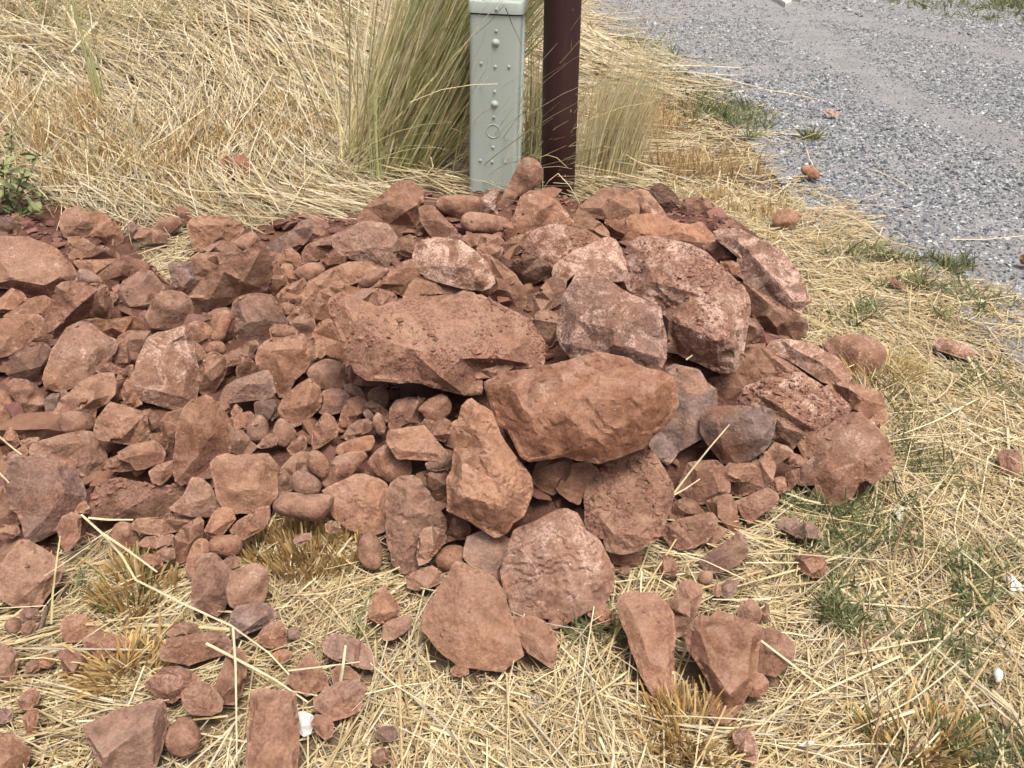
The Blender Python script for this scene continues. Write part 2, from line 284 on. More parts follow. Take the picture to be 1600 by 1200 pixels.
# name;label;outline surveyed in the photograph;k lean, l lift cm, r roundness, g on the ground, c pale,grey,dark,grit, p ridge points
DATA = """
rock;half-hidden brown rock under the leafy shrub at the left edge;0,308 10,307 25,315 42,324 46,332 40,338 20,336 0,330 -12,322;k.2
stone;dull purple-brown stone at left edge, below the shrub;0,340 14,337 25,345 36,355 30,365 10,368 -8,365 -8,345;k.1 c0,.4,.2
stone;tiny brown stone touching the lowest leaves of the shrub;18,335 28,334 38,342 34,350 24,346;k.2
rock;squarish rusty rock beside the shrub, left of its twin;95,338 104,326 123,324 135,328 153,350 150,358 138,368 124,372 102,370 95,355;k.2 p=128,345,.22
rock;sloping brown rock leaning against the squarish rusty rock near the shrub;138,332 158,333 172,340 190,362 192,376 184,383 168,381 150,374 140,368 153,350;k-.1
stone;low brown stone just under the squarish rusty rock;106,372 120,370 134,374 144,382 140,388 112,389;k.1
boulder;large tan boulder with a ragged lit top, at upper left edge;-20,376 0,371 20,370 45,372 60,380 76,386 92,393 102,403 112,416 122,430 123,438 112,444 95,446 84,463 82,470 60,463 30,457 0,448 -20,446;k.5 l2 c.35,0,0 p=30,390,.05 60,415,.14 95,432,.15 20,437,.2 70,446,.2
rock;long low rock lying right behind the large tan left boulder;107,398 118,388 135,382 160,385 180,392 186,400 180,406 150,407 125,406 110,404;k.3
rock;flat rock with one white spot, right of the large tan left boulder;115,408 150,406 182,405 190,412 170,425 155,432 140,430 125,420;k.5 c.5,0,0
cobble;smooth grey-brown cobble tucked against the large tan left boulder;123,424 132,421 144,426 158,436 160,444 140,444 124,440;k.2 r.8 c0,.5,0
rock;dark pitted rock right of the flat white-spotted rock;152,432 165,420 186,405 200,408 208,418 205,430 186,438 180,452 170,452 158,440;k.1 c0,0,.35
rock;brown slab sloping down beside the wedge of loose straw;190,398 210,404 232,412 246,424 260,440 274,452 276,460 262,456 250,440 232,424 214,420 200,408;k.3
rock;cracked grey-brown rock above the knife-edged dark flake;184,455 192,440 205,432 220,424 236,424 250,438 258,450 246,456 240,468 226,492 214,494 200,482 186,478 180,466;k.0 c.1,.35,.1
stone;little pale pink stone left of the cracked grey-brown rock;172,456 180,456 184,464 178,472 172,468;k.3 c.6,0,0
boulder;brown hooked block with a notch in its lower right side;88,448 96,443 110,441 130,442 150,445 165,447 172,462 176,480 172,495 164,502 150,497 138,492 131,496 128,505 116,512 100,520 90,530 78,546 64,540 56,530 60,518 70,500 80,478 85,465;k-.15 l2 p=100,455,.12 150,455,.14 120,480,.2 160,480,.18 85,515,.12
rock;knife-edged dark flake below the cracked grey-brown rock;132,500 150,498 168,502 188,498 210,494 226,500 222,512 200,522 178,526 160,518 145,506;k-.4 c0,0,.5
rock;rounded pinkish six-sided rock left of the leaning dark slab;228,495 235,480 243,467 252,457 265,455 282,457 294,463 300,476 302,496 296,505 280,511 262,515 240,511 230,505;k.1 r.35 l3 c.3,0,0 p=262,480,.25 285,480,.22 255,500,.12
rock;grey upright slab touching the leaning dark slab's left end;264,414 280,410 298,408 302,430 312,440 308,450 296,462 284,460 272,445;k-.1 c0,.7,.1
rock;pale brown rock standing behind the leaning dark slab;297,404 310,397 340,395 370,395 362,405 340,415 322,434 312,440 303,430;k.0 c.35,0,0
boulder;broad flat-topped red rock at the pile's back edge, left of centre;293,352 298,343 310,339 340,339 362,341 376,350 381,358 372,372 362,380 345,378 330,385 312,393 304,390 298,370;k.1 p=312,352,.1 350,352,.12 345,370,.1
stone;low rock squeezed under the broad flat-topped red rock;318,390 330,382 345,377 362,380 378,392 368,396 330,395;k.1
stone;small egg-shaped stone right of the broad flat-topped red rock;366,380 380,368 396,363 402,372 398,382 386,391 376,388;k.2 r.5
boulder;large leaning dark slab with a smooth brown face and pointed top;296,465 300,458 318,440 335,420 355,406 378,395 396,388 404,378 410,382 416,400 424,416 422,440 412,452 395,458 372,464 350,480 325,494 305,497 300,480;k-.5 l4 c0,0,.25 p=350,425,.06 400,405,.08 380,440,.12 330,465,.12
rock;flat-topped stone on loose straw, lower of the trio at the back edge;210,372 218,357 235,357 252,360 262,368 258,378 235,379;k-.1 g l0
stone;smooth slanting stone on straw behind the flat-topped stone;238,358 248,346 262,340 276,340 284,348 276,357 264,366 252,360;k.2 r.5 g
stone;slim finger-like stone pointing up-left in the straw at the back;276,328 282,322 292,328 301,340 294,352 285,345;k.0 r.4 g
stone;greyish stone half buried in straw left of the flat-topped stone;200,350 208,347 217,353 216,366 208,372 201,364;k.0 c0,.4,.1 g
stone;small squared stone at left edge under the large tan boulder;-10,474 0,468 18,451 34,457 41,466 38,478 24,485 10,488 -10,486;k.1
rock;ridge-backed brown rock behind the pink-edged left slab;5,495 20,485 40,475 55,465 70,462 80,468 82,476 74,492 62,494 40,492 20,496;k.2
rock;pink-edged slab cut off by the left edge of the picture;-20,508 0,500 18,493 40,493 58,492 68,498 66,510 58,522 46,535 30,545 12,555 0,560 -20,564;k.55 l4 c.6,0,0 p=40,503,.06 20,520,.08 0,545,.1
rock;dark angular rock below the pink-edged left slab;12,575 14,560 28,552 42,540 50,536 60,538 68,536 76,546 82,550 80,570 70,590 62,600 50,600 30,592 12,585;k-.1 c0,.1,.2
boulder;speckled grey-pink rock shaped like a shield, left of the pale tapered slab;66,592 72,580 80,560 84,545 92,530 105,515 127,504 140,508 158,520 175,528 182,535 178,550 168,562 152,575 140,590 128,600 112,606 96,612 80,608 70,604;u0.1 k.35 l5 c.45,.25,.1 p=120,530,.1 95,575,.14 150,545,.12 85,598,.1
rock;dim brown rock between the shield-shaped rock and the pale tapered slab;178,540 185,528 200,518 222,516 234,518 236,530 226,545 216,560 208,570 192,576 180,568 176,556;k.0
boulder;pale tapered slab, white-dusted, standing out in the left rubble;204,590 210,572 218,555 230,530 246,520 264,518 280,512 290,508 295,512 300,530 303,560 308,580 312,595 310,615 304,630 292,636 270,638 245,634 225,626 210,615 200,602;u0.12 k.15 l5 c.75,0,0 p=265,535,.08 285,525,.06 240,575,.12 290,590,.13 250,612,.14 285,620,.14
rock;brown block behind the top corner of the pale tapered slab;294,508 305,502 318,504 330,512 333,522 328,534 320,545 312,540 300,535;k.1
stone;narrow brown sliver pressed to the pale tapered slab's right side;300,532 312,540 320,552 318,570 312,588 306,575;k-.1 l1
cobble;light tan finger-shaped pebble standing right of the pale tapered slab;330,525 336,510 345,492 352,485 360,490 362,500 356,515 350,530 340,534 332,532;k.0 r.7 l3 c.25,0,0
stone;oval stone peeking out behind the tan finger-shaped pebble;330,505 334,493 344,488 346,495 338,510 333,515;k.1 r.5
stone;round little stone below the tan finger-shaped pebble;321,545 330,535 345,534 352,542 350,552 335,550 324,552;k.2 r.6 l2
rock;dim rock with a vertical face right of the pale tapered slab;314,590 320,556 335,550 350,558 354,572 348,590 335,612 322,622 312,612 313,600;k-.4 c0,0,.15
rock;long thin flake slanting up to the white-streaked block;345,558 360,552 375,545 390,535 400,532 404,540 396,550 380,560 365,570 352,572;k.4 l2
rock;pointed triangular stone under the long thin flake;369,580 374,555 384,556 396,566 404,580 400,590 385,592 372,590;k-.2 p=380,565,.2
boulder;block with a white-blue mineral streak down its right side;364,475 370,468 390,460 408,459 425,465 435,478 440,490 448,505 444,520 430,530 415,540 400,532 385,536 372,532 368,520 371,500 364,490;k-.1 l2 c.3,.3,0 p=405,470,.12 415,500,.2 385,505,.16
rock;lone red rock lying in the dry grass behind the pile;345,252 352,245 375,243 392,252 400,264 392,274 370,278 352,276 346,264;k.1 g p=375,256,.15
rock;purple-grey bar-shaped slab lying at the back edge by the straw;413,393 420,383 440,372 458,360 470,347 484,343 492,352 490,362 478,378 465,388 450,400 430,404 418,408 412,402;k.1 c0,.75,.15
stone;small brown stone at the purple-grey bar-shaped slab's upper end;490,350 500,352 508,364 500,368 486,374 484,364;k.0
stone;flat flake lying on straw above the purple-grey bar-shaped slab;460,340 480,333 505,337 513,345 505,354 492,350 475,345;k.6 c0,.3,0 g
stone;rounded stone under the middle of the purple-grey bar-shaped slab;435,404 443,392 455,388 466,397 470,408 462,418 448,414 436,410;k.1
stone;small squarish stone right of the leaning dark slab's tip;440,414 455,413 460,425 463,438 452,444 444,432;k.0
cobble;smooth heart-shaped stone in the small rubble behind the long flat slab;462,424 475,414 495,412 505,418 506,428 495,436 485,442 470,438;k.1 r.7 l1
rock;brick-like stone at the foot of the leaning dark slab's right edge;433,462 445,450 460,442 474,435 478,442 468,456 455,468 438,474;k.1 p=455,452,.2
rock;rough brown rock wedged against the leaning dark slab's right edge;420,450 424,430 432,412 445,430 450,444 438,456 428,466 418,460;k-.1
rock;layered rock with a jutting lip, left of the grey-fronted flat rock;473,395 480,384 500,374 520,370 525,382 515,392 500,404 485,412 474,408;k.2
stone;shaded stone under the grey-fronted flat rock's left end;500,405 520,392 535,400 540,410 525,416 512,420 506,414;k-.3
boulder;broad flat rock with a pale grey front, below the peaked back boulder;520,370 540,358 560,350 580,347 605,350 615,362 622,376 620,392 616,410 605,420 590,416 570,410 545,402 530,396 522,384;k.3 c.55,.3,0 p=560,362,.05 595,362,.06 575,388,.14 612,385,.08
boulder;peaked dark red boulder at the foot of the tall green grass;556,345 572,325 590,310 605,300 614,290 628,284 640,283 652,290 660,300 660,316 655,340 648,355 636,365 625,370 618,362 608,350 580,347;k.05 c.2,.1,.25 p=600,318,.1 630,300,.12 635,330,.22 652,320,.14
rock;sharp-cornered block right of the peaked dark red boulder;655,326 664,322 676,322 690,336 702,350 714,362 700,368 684,374 676,372 668,360 658,345;k.1 p=684,345,.2
stone;shaded rock beneath the sharp-cornered block;622,374 640,368 652,372 648,390 640,402 628,398 622,390;k-.2
rock;log-shaped rock in front of the utility box's left corner;680,318 690,308 705,306 735,307 750,310 749,325 742,336 730,342 712,340 695,332 684,328;k.0 r.5 c.1,0,0
rock;sausage-shaped tan rock below the whitish stump stone;721,350 724,338 735,332 760,335 785,340 795,346 790,358 775,364 750,362 730,360;k.1 r.6
boulder;long sloping slab with a rubbly top, behind the long flat slab's left end;461,474 468,455 482,440 500,430 525,418 545,410 565,410 590,418 580,430 560,440 540,448 515,450 500,460 485,472 468,480;k.5 c.3,0,0 p=500,445,.1 545,430,.08
stone;smooth tan leaf-shaped stone above the long flat slab;560,440 572,428 590,422 606,420 600,432 585,446 568,450;k.2 r.5
rock;wide brown rock face just behind the long flat slab;578,452 590,440 610,424 630,410 646,405 655,420 654,432 645,445 635,462 618,458 600,452;k.1
rock;smooth brown slab in the shade of the knobbly pink-white boulder;630,465 640,445 655,432 670,436 690,445 715,450 722,455 700,462 670,464 645,466;k.3
rock;crooked brown rock at the long flat slab's left upper corner;493,470 500,455 515,450 540,446 562,452 556,464 540,466 525,464 518,470 505,474;k.2
stone;thin grey flake lying on the long flat slab's left end;554,462 565,452 590,452 612,458 620,465 605,476 590,482 570,478 558,472;k.5 l5 c0,.4,0
stone;thin reddish flake lying on top of the long flat slab;690,470 705,462 725,455 740,458 748,466 740,484 720,484 700,476;k.5 l6 c.15,0,0
boulder;long flat slab with dusty top and grey broken edge at pile centre;517,470 522,462 535,458 545,465 560,474 590,482 610,474 640,466 680,463 720,460 750,463 775,472 800,485 825,500 840,515 848,535 848,560 845,572 820,577 800,575 770,578 750,588 755,600 752,612 725,616 700,612 680,605 660,597 625,592 600,595 575,590 556,580 550,560 543,545 535,525 525,505 517,490;u0.15 k.35 l3 c.35,.1,0,.8 p=540,480,.04 560,505,.07 595,530,.12 640,545,.16 700,500,.07 770,500,.07 820,535,.1 720,560,.17 780,560,.15 690,590,.15
rock;brown rock under the long flat slab's left tip;474,478 485,472 505,472 518,470 524,490 520,500 505,510 495,505 480,492;k.0
stone;faceted stone right of the white-streaked block;452,505 465,495 478,490 490,500 495,515 488,528 475,525 465,515;k.0 p=472,505,.25
stone;little brown stone above the faceted stone by the white-streaked block;448,498 460,484 472,478 476,488 465,496 452,502;k.2
stone;dark little stone behind the white-streaked block's top;438,475 450,472 460,478 458,488 448,490 440,486;k.1 c0,.1,.2
stone;thin flake resting against the white-streaked block's lower right;422,515 428,508 445,508 458,512 465,520 455,528 438,530 425,528;k.3 l5
boulder;ear-shaped tan rock with a shallow bowl in its face;400,560 405,545 415,535 425,530 440,530 460,526 474,522 483,530 485,545 484,565 476,580 462,592 455,606 446,619 438,620 432,608 424,590 412,578 402,570;k.05 l3 c.3,0,0 p=425,548,.12 450,545,.12 472,545,.12 460,565,.06 445,590,.12
rock;upright brown block between the ear-shaped rock and the long flat slab;486,535 490,520 500,505 512,500 525,502 538,520 545,545 546,560 540,570 528,566 512,562 495,560 486,550;k.1
stone;crumbly chip on the upright block beside the ear-shaped rock;482,552 490,540 500,537 508,545 506,555 495,562 484,562;k.3 l4
cobble;rounded cube-shaped tan cobble below the long flat slab's left end;481,584 485,575 498,566 512,562 528,566 538,572 540,590 538,606 520,608 500,606 490,598;k.25 r.4 l5 c.15,0,0 p=500,583,.2 530,580,.18
rock;long grey-tan slab lying level below the ear-shaped rock;345,622 352,606 370,594 388,588 405,582 418,579 424,588 430,612 422,620 400,624 375,626 352,630 346,628;k.15 l3 c.2,.3,0 p=385,600,.12 415,600,.12
rock;wedge-shaped block with a flat lit side below the cube-shaped cobble;434,640 442,625 455,612 468,600 482,592 488,600 498,606 502,622 500,635 490,648 475,660 458,667 450,662 442,648;k.2 l4 p=478,635,.22 488,605,.06 445,640,.08
rock;shaded brown rock under the long flat slab's lower edge;540,575 550,570 560,585 580,592 600,596 598,604 580,608 560,610 545,602;k.1
rock;flat grey stone behind the wedge-shaped block;500,630 505,612 520,608 535,610 545,618 540,632 530,644 512,648 500,645;k.3 c0,.6,0
stone;curved grey plate above the fractured stone below the long flat slab;538,602 548,600 562,608 572,622 560,622 545,620 540,610;k.2 c0,.6,0 l1
cobble;dark round cobble in the hollow under the long flat slab;576,615 585,607 598,606 608,615 606,630 600,638 588,632 578,628;k.0 r.7 c0,.1,.4
stone;dark cubic stone below the long grey-tan level slab;398,630 410,626 430,625 432,645 426,656 412,658 400,648;k-.1 c0,.2,.4
rock;fractured brown stone split into plates, beneath the curved grey plate;530,660 535,642 545,625 560,620 572,628 574,640 562,652 556,665 545,672 532,675 528,668;k.0
stone;pink flake lying in small chips below the fractured brown stone;538,680 545,668 560,657 575,655 585,664 575,674 560,680 548,688 540,686;k.3 l2 c.45,0,0
pebble;thin grey pebble among chips above the pink flake;568,645 574,640 583,648 583,654 574,654;k.2 r.6 l2 c0,.5,0
pebble;light speckled pebble right of the pink flake;583,660 588,646 595,648 601,662 600,676 592,678 586,668;k.1 r.5 l2 c.5,.2,0
stone;brown sliver arching over the light speckled pebble;570,632 580,627 595,635 608,645 606,660 596,648 584,642 574,640;k.2
rock;dull brown blade-shaped rock left of the pink flake;488,695 490,672 500,655 508,645 520,652 528,668 526,680 512,690 500,698 490,702;k.1 c0,.2,.05 l2
stone;speckled orange brick-shaped stone above the long dark diagonal stone;526,702 532,695 550,688 570,682 582,681 585,690 578,702 560,706 540,708 528,709;k.2 r.4 l3 c.4,0,0
rock;square brown rock with crumbs on top, below the long flat slab;608,665 610,640 618,626 640,622 664,623 665,640 660,662 645,668 625,672 612,674;k.35 c.1,0,0,.6
cobble;pale peanut-shaped cobble perched left of the tall ridged block;655,638 670,625 688,616 698,620 704,632 702,645 690,656 675,660 664,652 660,645 655,642;k.2 r.5 l6 c.3,0,0
rock;square-edged stone under the pale peanut-shaped cobble;657,665 664,655 680,660 695,654 704,660 702,680 695,690 680,684 668,680;k.1 l2
rock;flat pale paving-like slab left of the tall ridged block;605,690 607,675 620,672 640,668 662,665 675,685 690,700 700,712 695,719 670,720 645,716 622,716 612,705;k.3 l5 c.45,0,0 p=630,705,.12 680,708,.12 640,680,.05
cobble;dome-shaped brown cobble under the flat pale paving-like slab;576,722 585,710 600,697 610,698 622,714 640,720 643,735 635,748 620,752 605,750 590,740;k.1 r.4 l1
stone;angular pinkish stone left of the pale round pebble;352,685 358,674 368,669 380,675 392,690 402,698 392,708 378,710 362,706 355,696;k.1 l1 c.3,0,0 p=375,688,.2
pebble;pale round pebble standing upright above the two-chip heap;386,672 392,658 405,649 415,656 419,672 415,685 402,691 390,686;k.0 r.8 l3 c.3,.2,0
stone;pale elongated stone lying over the tall egg-brown boulder's right edge;342,666 355,656 372,648 390,644 398,652 392,662 380,672 360,673 346,672;u0.1 k.3 l2 c.35,0,0
stone;tiny pointed stone above the pale elongated stone;361,645 368,632 378,640 374,650 364,650;k.1
rock;smooth cone-shaped brown rock left of the blade-shaped rock;425,678 432,660 440,654 452,664 462,676 456,690 446,698 434,694;k.0 r.5
stone;flat glossy chip under the pale round pebble;402,698 412,685 422,678 435,682 432,694 420,698 408,700;k.3 c.1,.1,0
stone;small four-sided stone right of the cone-shaped brown rock;449,702 458,690 472,680 478,685 478,698 470,708 456,710;k.2 l2
pebble;oval pale pebble above the smooth loaf-shaped stone;481,720 484,708 494,705 506,712 515,728 512,742 502,748 490,740 482,730;k.1 r.8 l4 c.35,0,0
cobble;rounded grey-brown cobble resting on the smooth loaf-shaped stone;457,762 457,745 465,736 478,738 492,746 501,756 498,768 485,773 468,772;k.1 r.5 l3 c0,.3,0
rock;pale-edged rock curving round the grey-brown cobble;433,770 432,745 442,730 455,715 470,707 485,708 480,722 488,738 480,740 466,735 456,745 456,765 445,775 438,778;k.0 c.4,0,0
rock;long dark diagonal stone right of the oval pale pebble;504,755 512,742 516,728 525,715 545,708 565,706 573,712 560,725 550,740 535,752 520,762 510,762;k.1 l1 r.3 c0,.1,.1
cobble;smooth loaf-shaped stone lying above the clipped straw tuft;427,792 432,782 448,772 462,771 480,774 505,773 519,774 520,784 512,800 500,811 480,812 455,807 435,802;k.1 r.8 l4
boulder;broad white-flecked rock right of the smooth loaf-shaped stone;503,768 520,760 540,752 555,743 570,742 590,748 603,758 607,770 604,790 606,815 600,830 585,835 565,832 540,822 525,810 516,800 520,785 516,776;u0.1 k.1 c.5,0,0 p=565,765,.1 590,790,.12 550,800,.1
boulder;tall rock with a sunlit pale crown, left of the tall ridged block;606,770 612,755 628,746 645,744 655,750 665,768 680,790 695,812 697,825 690,835 680,830 662,830 656,845 652,870 655,885 640,895 628,894 615,880 608,850 604,820 606,790;u0.09 k.0 l4 c.35,0,0 p=635,765,.1 660,800,.14 630,810,.13 630,865,.12
stone;slim rock leaning on the lower right of the pale-crowned tall rock;655,840 662,828 675,824 690,828 697,840 690,852 680,866 668,878 655,884 652,870;k.1 l5
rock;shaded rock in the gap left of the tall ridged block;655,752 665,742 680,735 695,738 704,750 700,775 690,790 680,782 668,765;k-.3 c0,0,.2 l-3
stone;thin layered stones under the flat pale paving-like slab's right end;665,725 680,718 700,712 712,718 712,728 700,732 680,735 668,732;k.1 c0,.2,.1
boulder;tall ridged block with a stepped top beside the big central boulder;698,780 700,750 708,735 712,700 706,665 718,655 722,635 735,625 745,627 768,645 772,660 780,680 795,700 812,725 828,745 831,765 825,785 818,805 800,815 790,832 775,838 760,828 735,812 715,805 700,798;k.1 l3 c.1,0,0 p=742,645,.1 738,665,.14 765,700,.2 722,720,.1 790,760,.2 785,792,.22 722,774,.18
rock;shaded rock under the big central boulder, left of its paired neighbour;832,745 840,725 870,715 890,718 900,730 885,745 872,765 865,772 845,765 834,755;k-.1
rock;angular rock under the big central boulder, touching the crumb-covered disc rock;870,765 880,745 895,725 920,724 935,735 918,755 912,770 905,788 890,782;k.0 p=890,745,.15
boulder;big central boulder, orange-tan, broadest and brightest in the pile;758,600 770,592 790,583 830,580 870,568 905,558 935,553 960,558 985,562 992,572 1020,578 1050,588 1058,605 1058,630 1050,650 1030,665 1015,680 1005,695 985,700 965,712 935,723 905,717 880,710 855,718 830,719 815,712 805,690 795,670 780,660 768,640 764,620;u0.13 k.1 l6 c.25,0,0 p=800,600,.07 860,595,.09 930,575,.05 820,645,.15 870,640,.17 905,622,.14 960,625,.17 1020,615,.13 840,690,.15 935,690,.19 980,665,.17 1030,640,.1
boulder;disc-shaped rock whose flat top is strewn with crumbs;913,790 914,775 920,760 935,740 955,725 980,712 1005,704 1020,706 1030,720 1040,738 1050,755 1051,775 1045,800 1035,825 1020,845 1000,858 975,863 950,860 945,840 925,832 915,815;k.55 l4 c.15,0,.1,1 p=985,725,.02 945,755,.03 1030,755,.04 930,800,.07 1030,800,.1 960,835,.13 1000,835,.14 985,785,.06
boulder;grey slab tucked behind the big central boulder's right end;1040,575 1052,570 1068,575 1090,580 1105,600 1118,608 1120,630 1110,650 1095,685 1075,695 1060,705 1045,725 1030,715 1015,695 1030,670 1050,650 1060,630 1058,600 1045,588;k.0 c.2,.85,0 p=1085,620,.08 1070,670,.1
boulder;dark grey split block with layered front, right of the grey slab;1095,650 1105,640 1130,635 1160,636 1190,638 1207,642 1212,655 1208,672 1205,690 1190,705 1170,718 1150,724 1130,722 1120,710 1105,690 1096,675;k-.1 l5 c0,.8,.35 p=1120,662,.1 1175,655,.14 1190,685,.18 1130,700,.12
boulder;broad brown rock in the hollow below the huge dusty boulder;1045,560 1060,565 1090,575 1120,580 1150,578 1155,555 1165,542 1185,540 1200,548 1230,570 1255,585 1260,592 1240,594 1215,583 1195,590 1165,602 1160,625 1130,634 1118,628 1115,605 1100,590 1080,580 1050,570;k.3 l-2 c.2,0,.1
boulder;lens-shaped pinkish rock bridging to the right edge of the pile;1198,545 1205,533 1220,530 1245,532 1265,536 1285,545 1305,558 1320,572 1330,590 1325,598 1305,600 1285,595 1260,582 1235,562 1215,552;k.25 l4 c.7,.2,.1 p=1245,548,.12 1290,570,.14 1310,590,.1
boulder;rounded pink rock with white scuffs at the pile's right edge;1285,538 1310,527 1340,524 1365,528 1378,540 1384,555 1378,568 1360,580 1340,590 1328,590 1318,572 1300,556;k.2 r.4 c.6,0,0 p=1340,545,.18
boulder;tilted flat slab with white front lip, dark gritty top;1158,620 1165,605 1185,598 1212,590 1225,585 1250,583 1270,592 1290,605 1310,618 1325,632 1328,640 1320,650 1300,660 1280,675 1258,676 1240,668 1215,650 1205,640 1180,634 1160,630;k.5 l6 c.75,.1,.1,.9 p=1175,612,.03 1207,628,.1 1235,648,.12 1258,662,.14 1315,638,.06 1250,610,.03
boulder;brown rock behind the white-lipped slab at the pile's right edge;1290,605 1300,600 1330,597 1355,605 1375,615 1385,635 1386,655 1378,670 1366,668 1355,655 1340,648 1322,650 1328,638 1312,618;k.2 c.3,0,0
boulder;rough pitted rock with a scalloped outline, lowest at the right edge;1245,690 1260,678 1282,674 1305,662 1320,650 1345,645 1362,658 1366,668 1385,685 1395,705 1394,725 1384,740 1365,752 1350,748 1340,755 1335,770 1320,785 1295,790 1275,785 1270,770 1280,755 1265,758 1248,757 1252,735 1258,715 1250,705;k.35 g l1 c.5,.15,.05,.3 p=1320,680,.06 1290,710,.09 1350,715,.1 1310,750,.12 1275,740,.07
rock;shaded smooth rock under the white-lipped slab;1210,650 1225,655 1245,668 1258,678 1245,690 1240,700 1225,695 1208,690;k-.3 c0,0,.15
rock;reddish rock with a smooth sloping side under the grey split block;1140,755 1160,735 1185,712 1200,705 1210,692 1230,698 1240,708 1225,716 1212,726 1208,745 1195,762 1175,770 1155,775 1142,768;k.1 l1
stone;small tan brick below the grey split block;1131,732 1140,724 1165,721 1180,728 1178,740 1168,752 1145,752 1132,748;k.1 l4
rock;rust-red cracked block right of the crumb-covered disc rock;1058,770 1065,745 1075,725 1095,720 1120,722 1132,732 1132,748 1140,755 1140,768 1120,775 1105,785 1085,788 1068,780;k-.1 c0,.1,-.1
stone;grey-brown chip at the scalloped rock's left corner;1225,715 1235,708 1250,712 1257,722 1250,728 1235,727 1226,722;k.3 c0,.4,0
stone;left one of two little blocks beside the scalloped rock;1206,750 1220,745 1230,750 1230,765 1215,772 1208,765;k.0
stone;right one of two little blocks beside the scalloped rock;1228,742 1240,735 1249,732 1248,748 1238,762 1230,765;k.0
rock;wedge-shaped brown rock on the grass below the two little blocks;1148,785 1165,778 1185,770 1200,763 1215,772 1216,780 1205,792 1185,805 1170,818 1165,808 1155,798;k.2 g c0,.2,.1 p=1178,797,.15
rock;upright square rock right of the rust-red cracked block's foot;1104,785 1120,777 1141,773 1150,790 1155,815 1155,825 1140,832 1130,820 1115,808;k.2
rock;tan-backed rock between the disc rock and the upright square rock;1046,800 1055,785 1070,778 1085,785 1100,800 1098,804 1080,806 1060,808 1048,812;k.2 c.2,0,0
rock;blocky rock with gritty top lying below the upright square rock;1036,835 1040,822 1060,812 1085,808 1112,802 1120,812 1118,828 1105,845 1085,855 1065,858 1048,852;k.2 l2 c.25,0,0,.5 p=1055,830,.15 1110,820,.12
stone;small rock filling the gap right of the blocky gritty rock;1105,845 1118,828 1120,820 1135,828 1133,838 1120,848 1108,855;k.1
rock;dark grey-sided block on the straw, lowest right of the pile foot;1094,875 1105,865 1130,850 1155,833 1166,845 1167,865 1155,880 1135,890 1115,893 1100,888;k.2 g c0,.5,.3 p=1125,872,.17 1160,848,.12
boulder;wide pinkish-grey slab leaning at the pile's front foot;783,895 785,880 795,868 797,850 803,832 825,822 850,810 870,800 885,797 900,802 908,815 915,832 935,845 948,865 958,888 955,920 945,940 915,955 890,970 865,982 858,965 835,962 805,965 800,945 790,920;u0.1 k.35 g l1 c.65,.35,0 p=870,815,.05 830,850,.06 890,850,.07 930,900,.07 840,910,.08 880,940,.08
boulder;large dark red triangular boulder at the pile's front foot;660,970 668,950 690,920 702,890 712,880 730,884 755,895 775,910 785,930 795,955 803,985 815,1010 817,1022 800,1035 785,1048 755,1046 720,1040 705,1030 690,1020 675,1000 662,985;u0.09 k.1 g l1 c0,0,.15 p=725,905,.07 755,940,.12 710,950,.1 775,1000,.13 720,1000,.11 790,1030,.06
rock;wedge leaning between the dark triangular boulder and wide pinkish-grey slab;797,965 815,962 835,964 850,972 862,985 870,1005 868,1030 862,1043 845,1035 825,1020 815,1005 803,985;k.1 g l1 c.05,.1,0 p=835,995,.12 850,1025,.1
rock;stacked yellowish-grey block above the dark triangular boulder;725,870 730,840 748,830 765,826 775,835 795,842 796,855 788,872 778,890 770,900 755,895 735,882;k.1 l2 c.2,.5,0 p=765,845,.14 770,872,.12
cobble;rounded brown cobble left of the yellowish-grey block;680,870 690,858 705,853 720,855 724,870 720,882 708,890 695,890 684,885;k.1 r.5
stone;shaded stone above the yellowish-grey block;700,835 708,810 725,808 735,828 728,842 712,842 700,846;k-.2
rock;brown rock on straw under the pale-crowned tall rock;636,905 645,895 660,890 675,885 690,895 688,910 670,918 650,922 638,918;k.0 g
rock;upright egg-shaped stone at the right end of the clipped straw tuft;559,860 562,845 570,833 580,832 592,845 596,865 594,885 585,890 572,886 562,875;k.0 g r.5 l1
stone;small pebble under the smooth loaf-shaped stone's right end;508,820 518,814 530,818 532,828 522,832 510,830;k.1
stone;thin grey chip lying on the clipped straw tuft;459,844 470,835 484,834 485,842 475,848 462,850;k.5 l4 c0,.5,0
rock;teardrop-shaped red rock on straw left of the dark triangular boulder;576,955 582,940 595,918 602,920 615,935 625,950 622,965 605,975 590,972 578,965;k.3 g
rock;dark-sided stone touching the teardrop-shaped red rock;599,978 610,970 625,965 640,962 644,970 635,985 615,998 600,1000;k.1 g p=620,980,.15
rock;flat dark purple slab lying on straw, front left of centre;505,1010 512,997 525,992 545,994 565,1005 580,1022 590,1035 582,1045 560,1042 540,1035 520,1028 508,1020;k.5 g c0,.5,.1
rock;pyramid-shaped red stone on straw above the long brick-like rock;446,1062 462,1045 480,1025 487,1020 500,1040 510,1060 514,1072 500,1080 480,1087 460,1076;k.3 g p=495,1065,.1
rock;lumpy grey-brown rock on straw beside the white speckled stone;491,1095 505,1080 530,1067 555,1062 572,1072 568,1095 562,1110 545,1118 520,1125 505,1118 494,1108;k.2 g c0,.4,.1 p=545,1085,.2 520,1095,.15
stone;brown stone between the dark purple slab and the lumpy grey-brown rock;518,1050 530,1040 545,1042 560,1055 562,1064 540,1068 522,1068;k.3 g
boulder;long brick-like red rock running out of the bottom edge;390,1115 394,1082 410,1079 440,1080 460,1083 464,1100 466,1150 464,1200 460,1235 388,1235 387,1180;k.35 g c.15,0,0 p=402,1095,.08 455,1098,.08 402,1180,.09 456,1180,.08 430,1140,.1
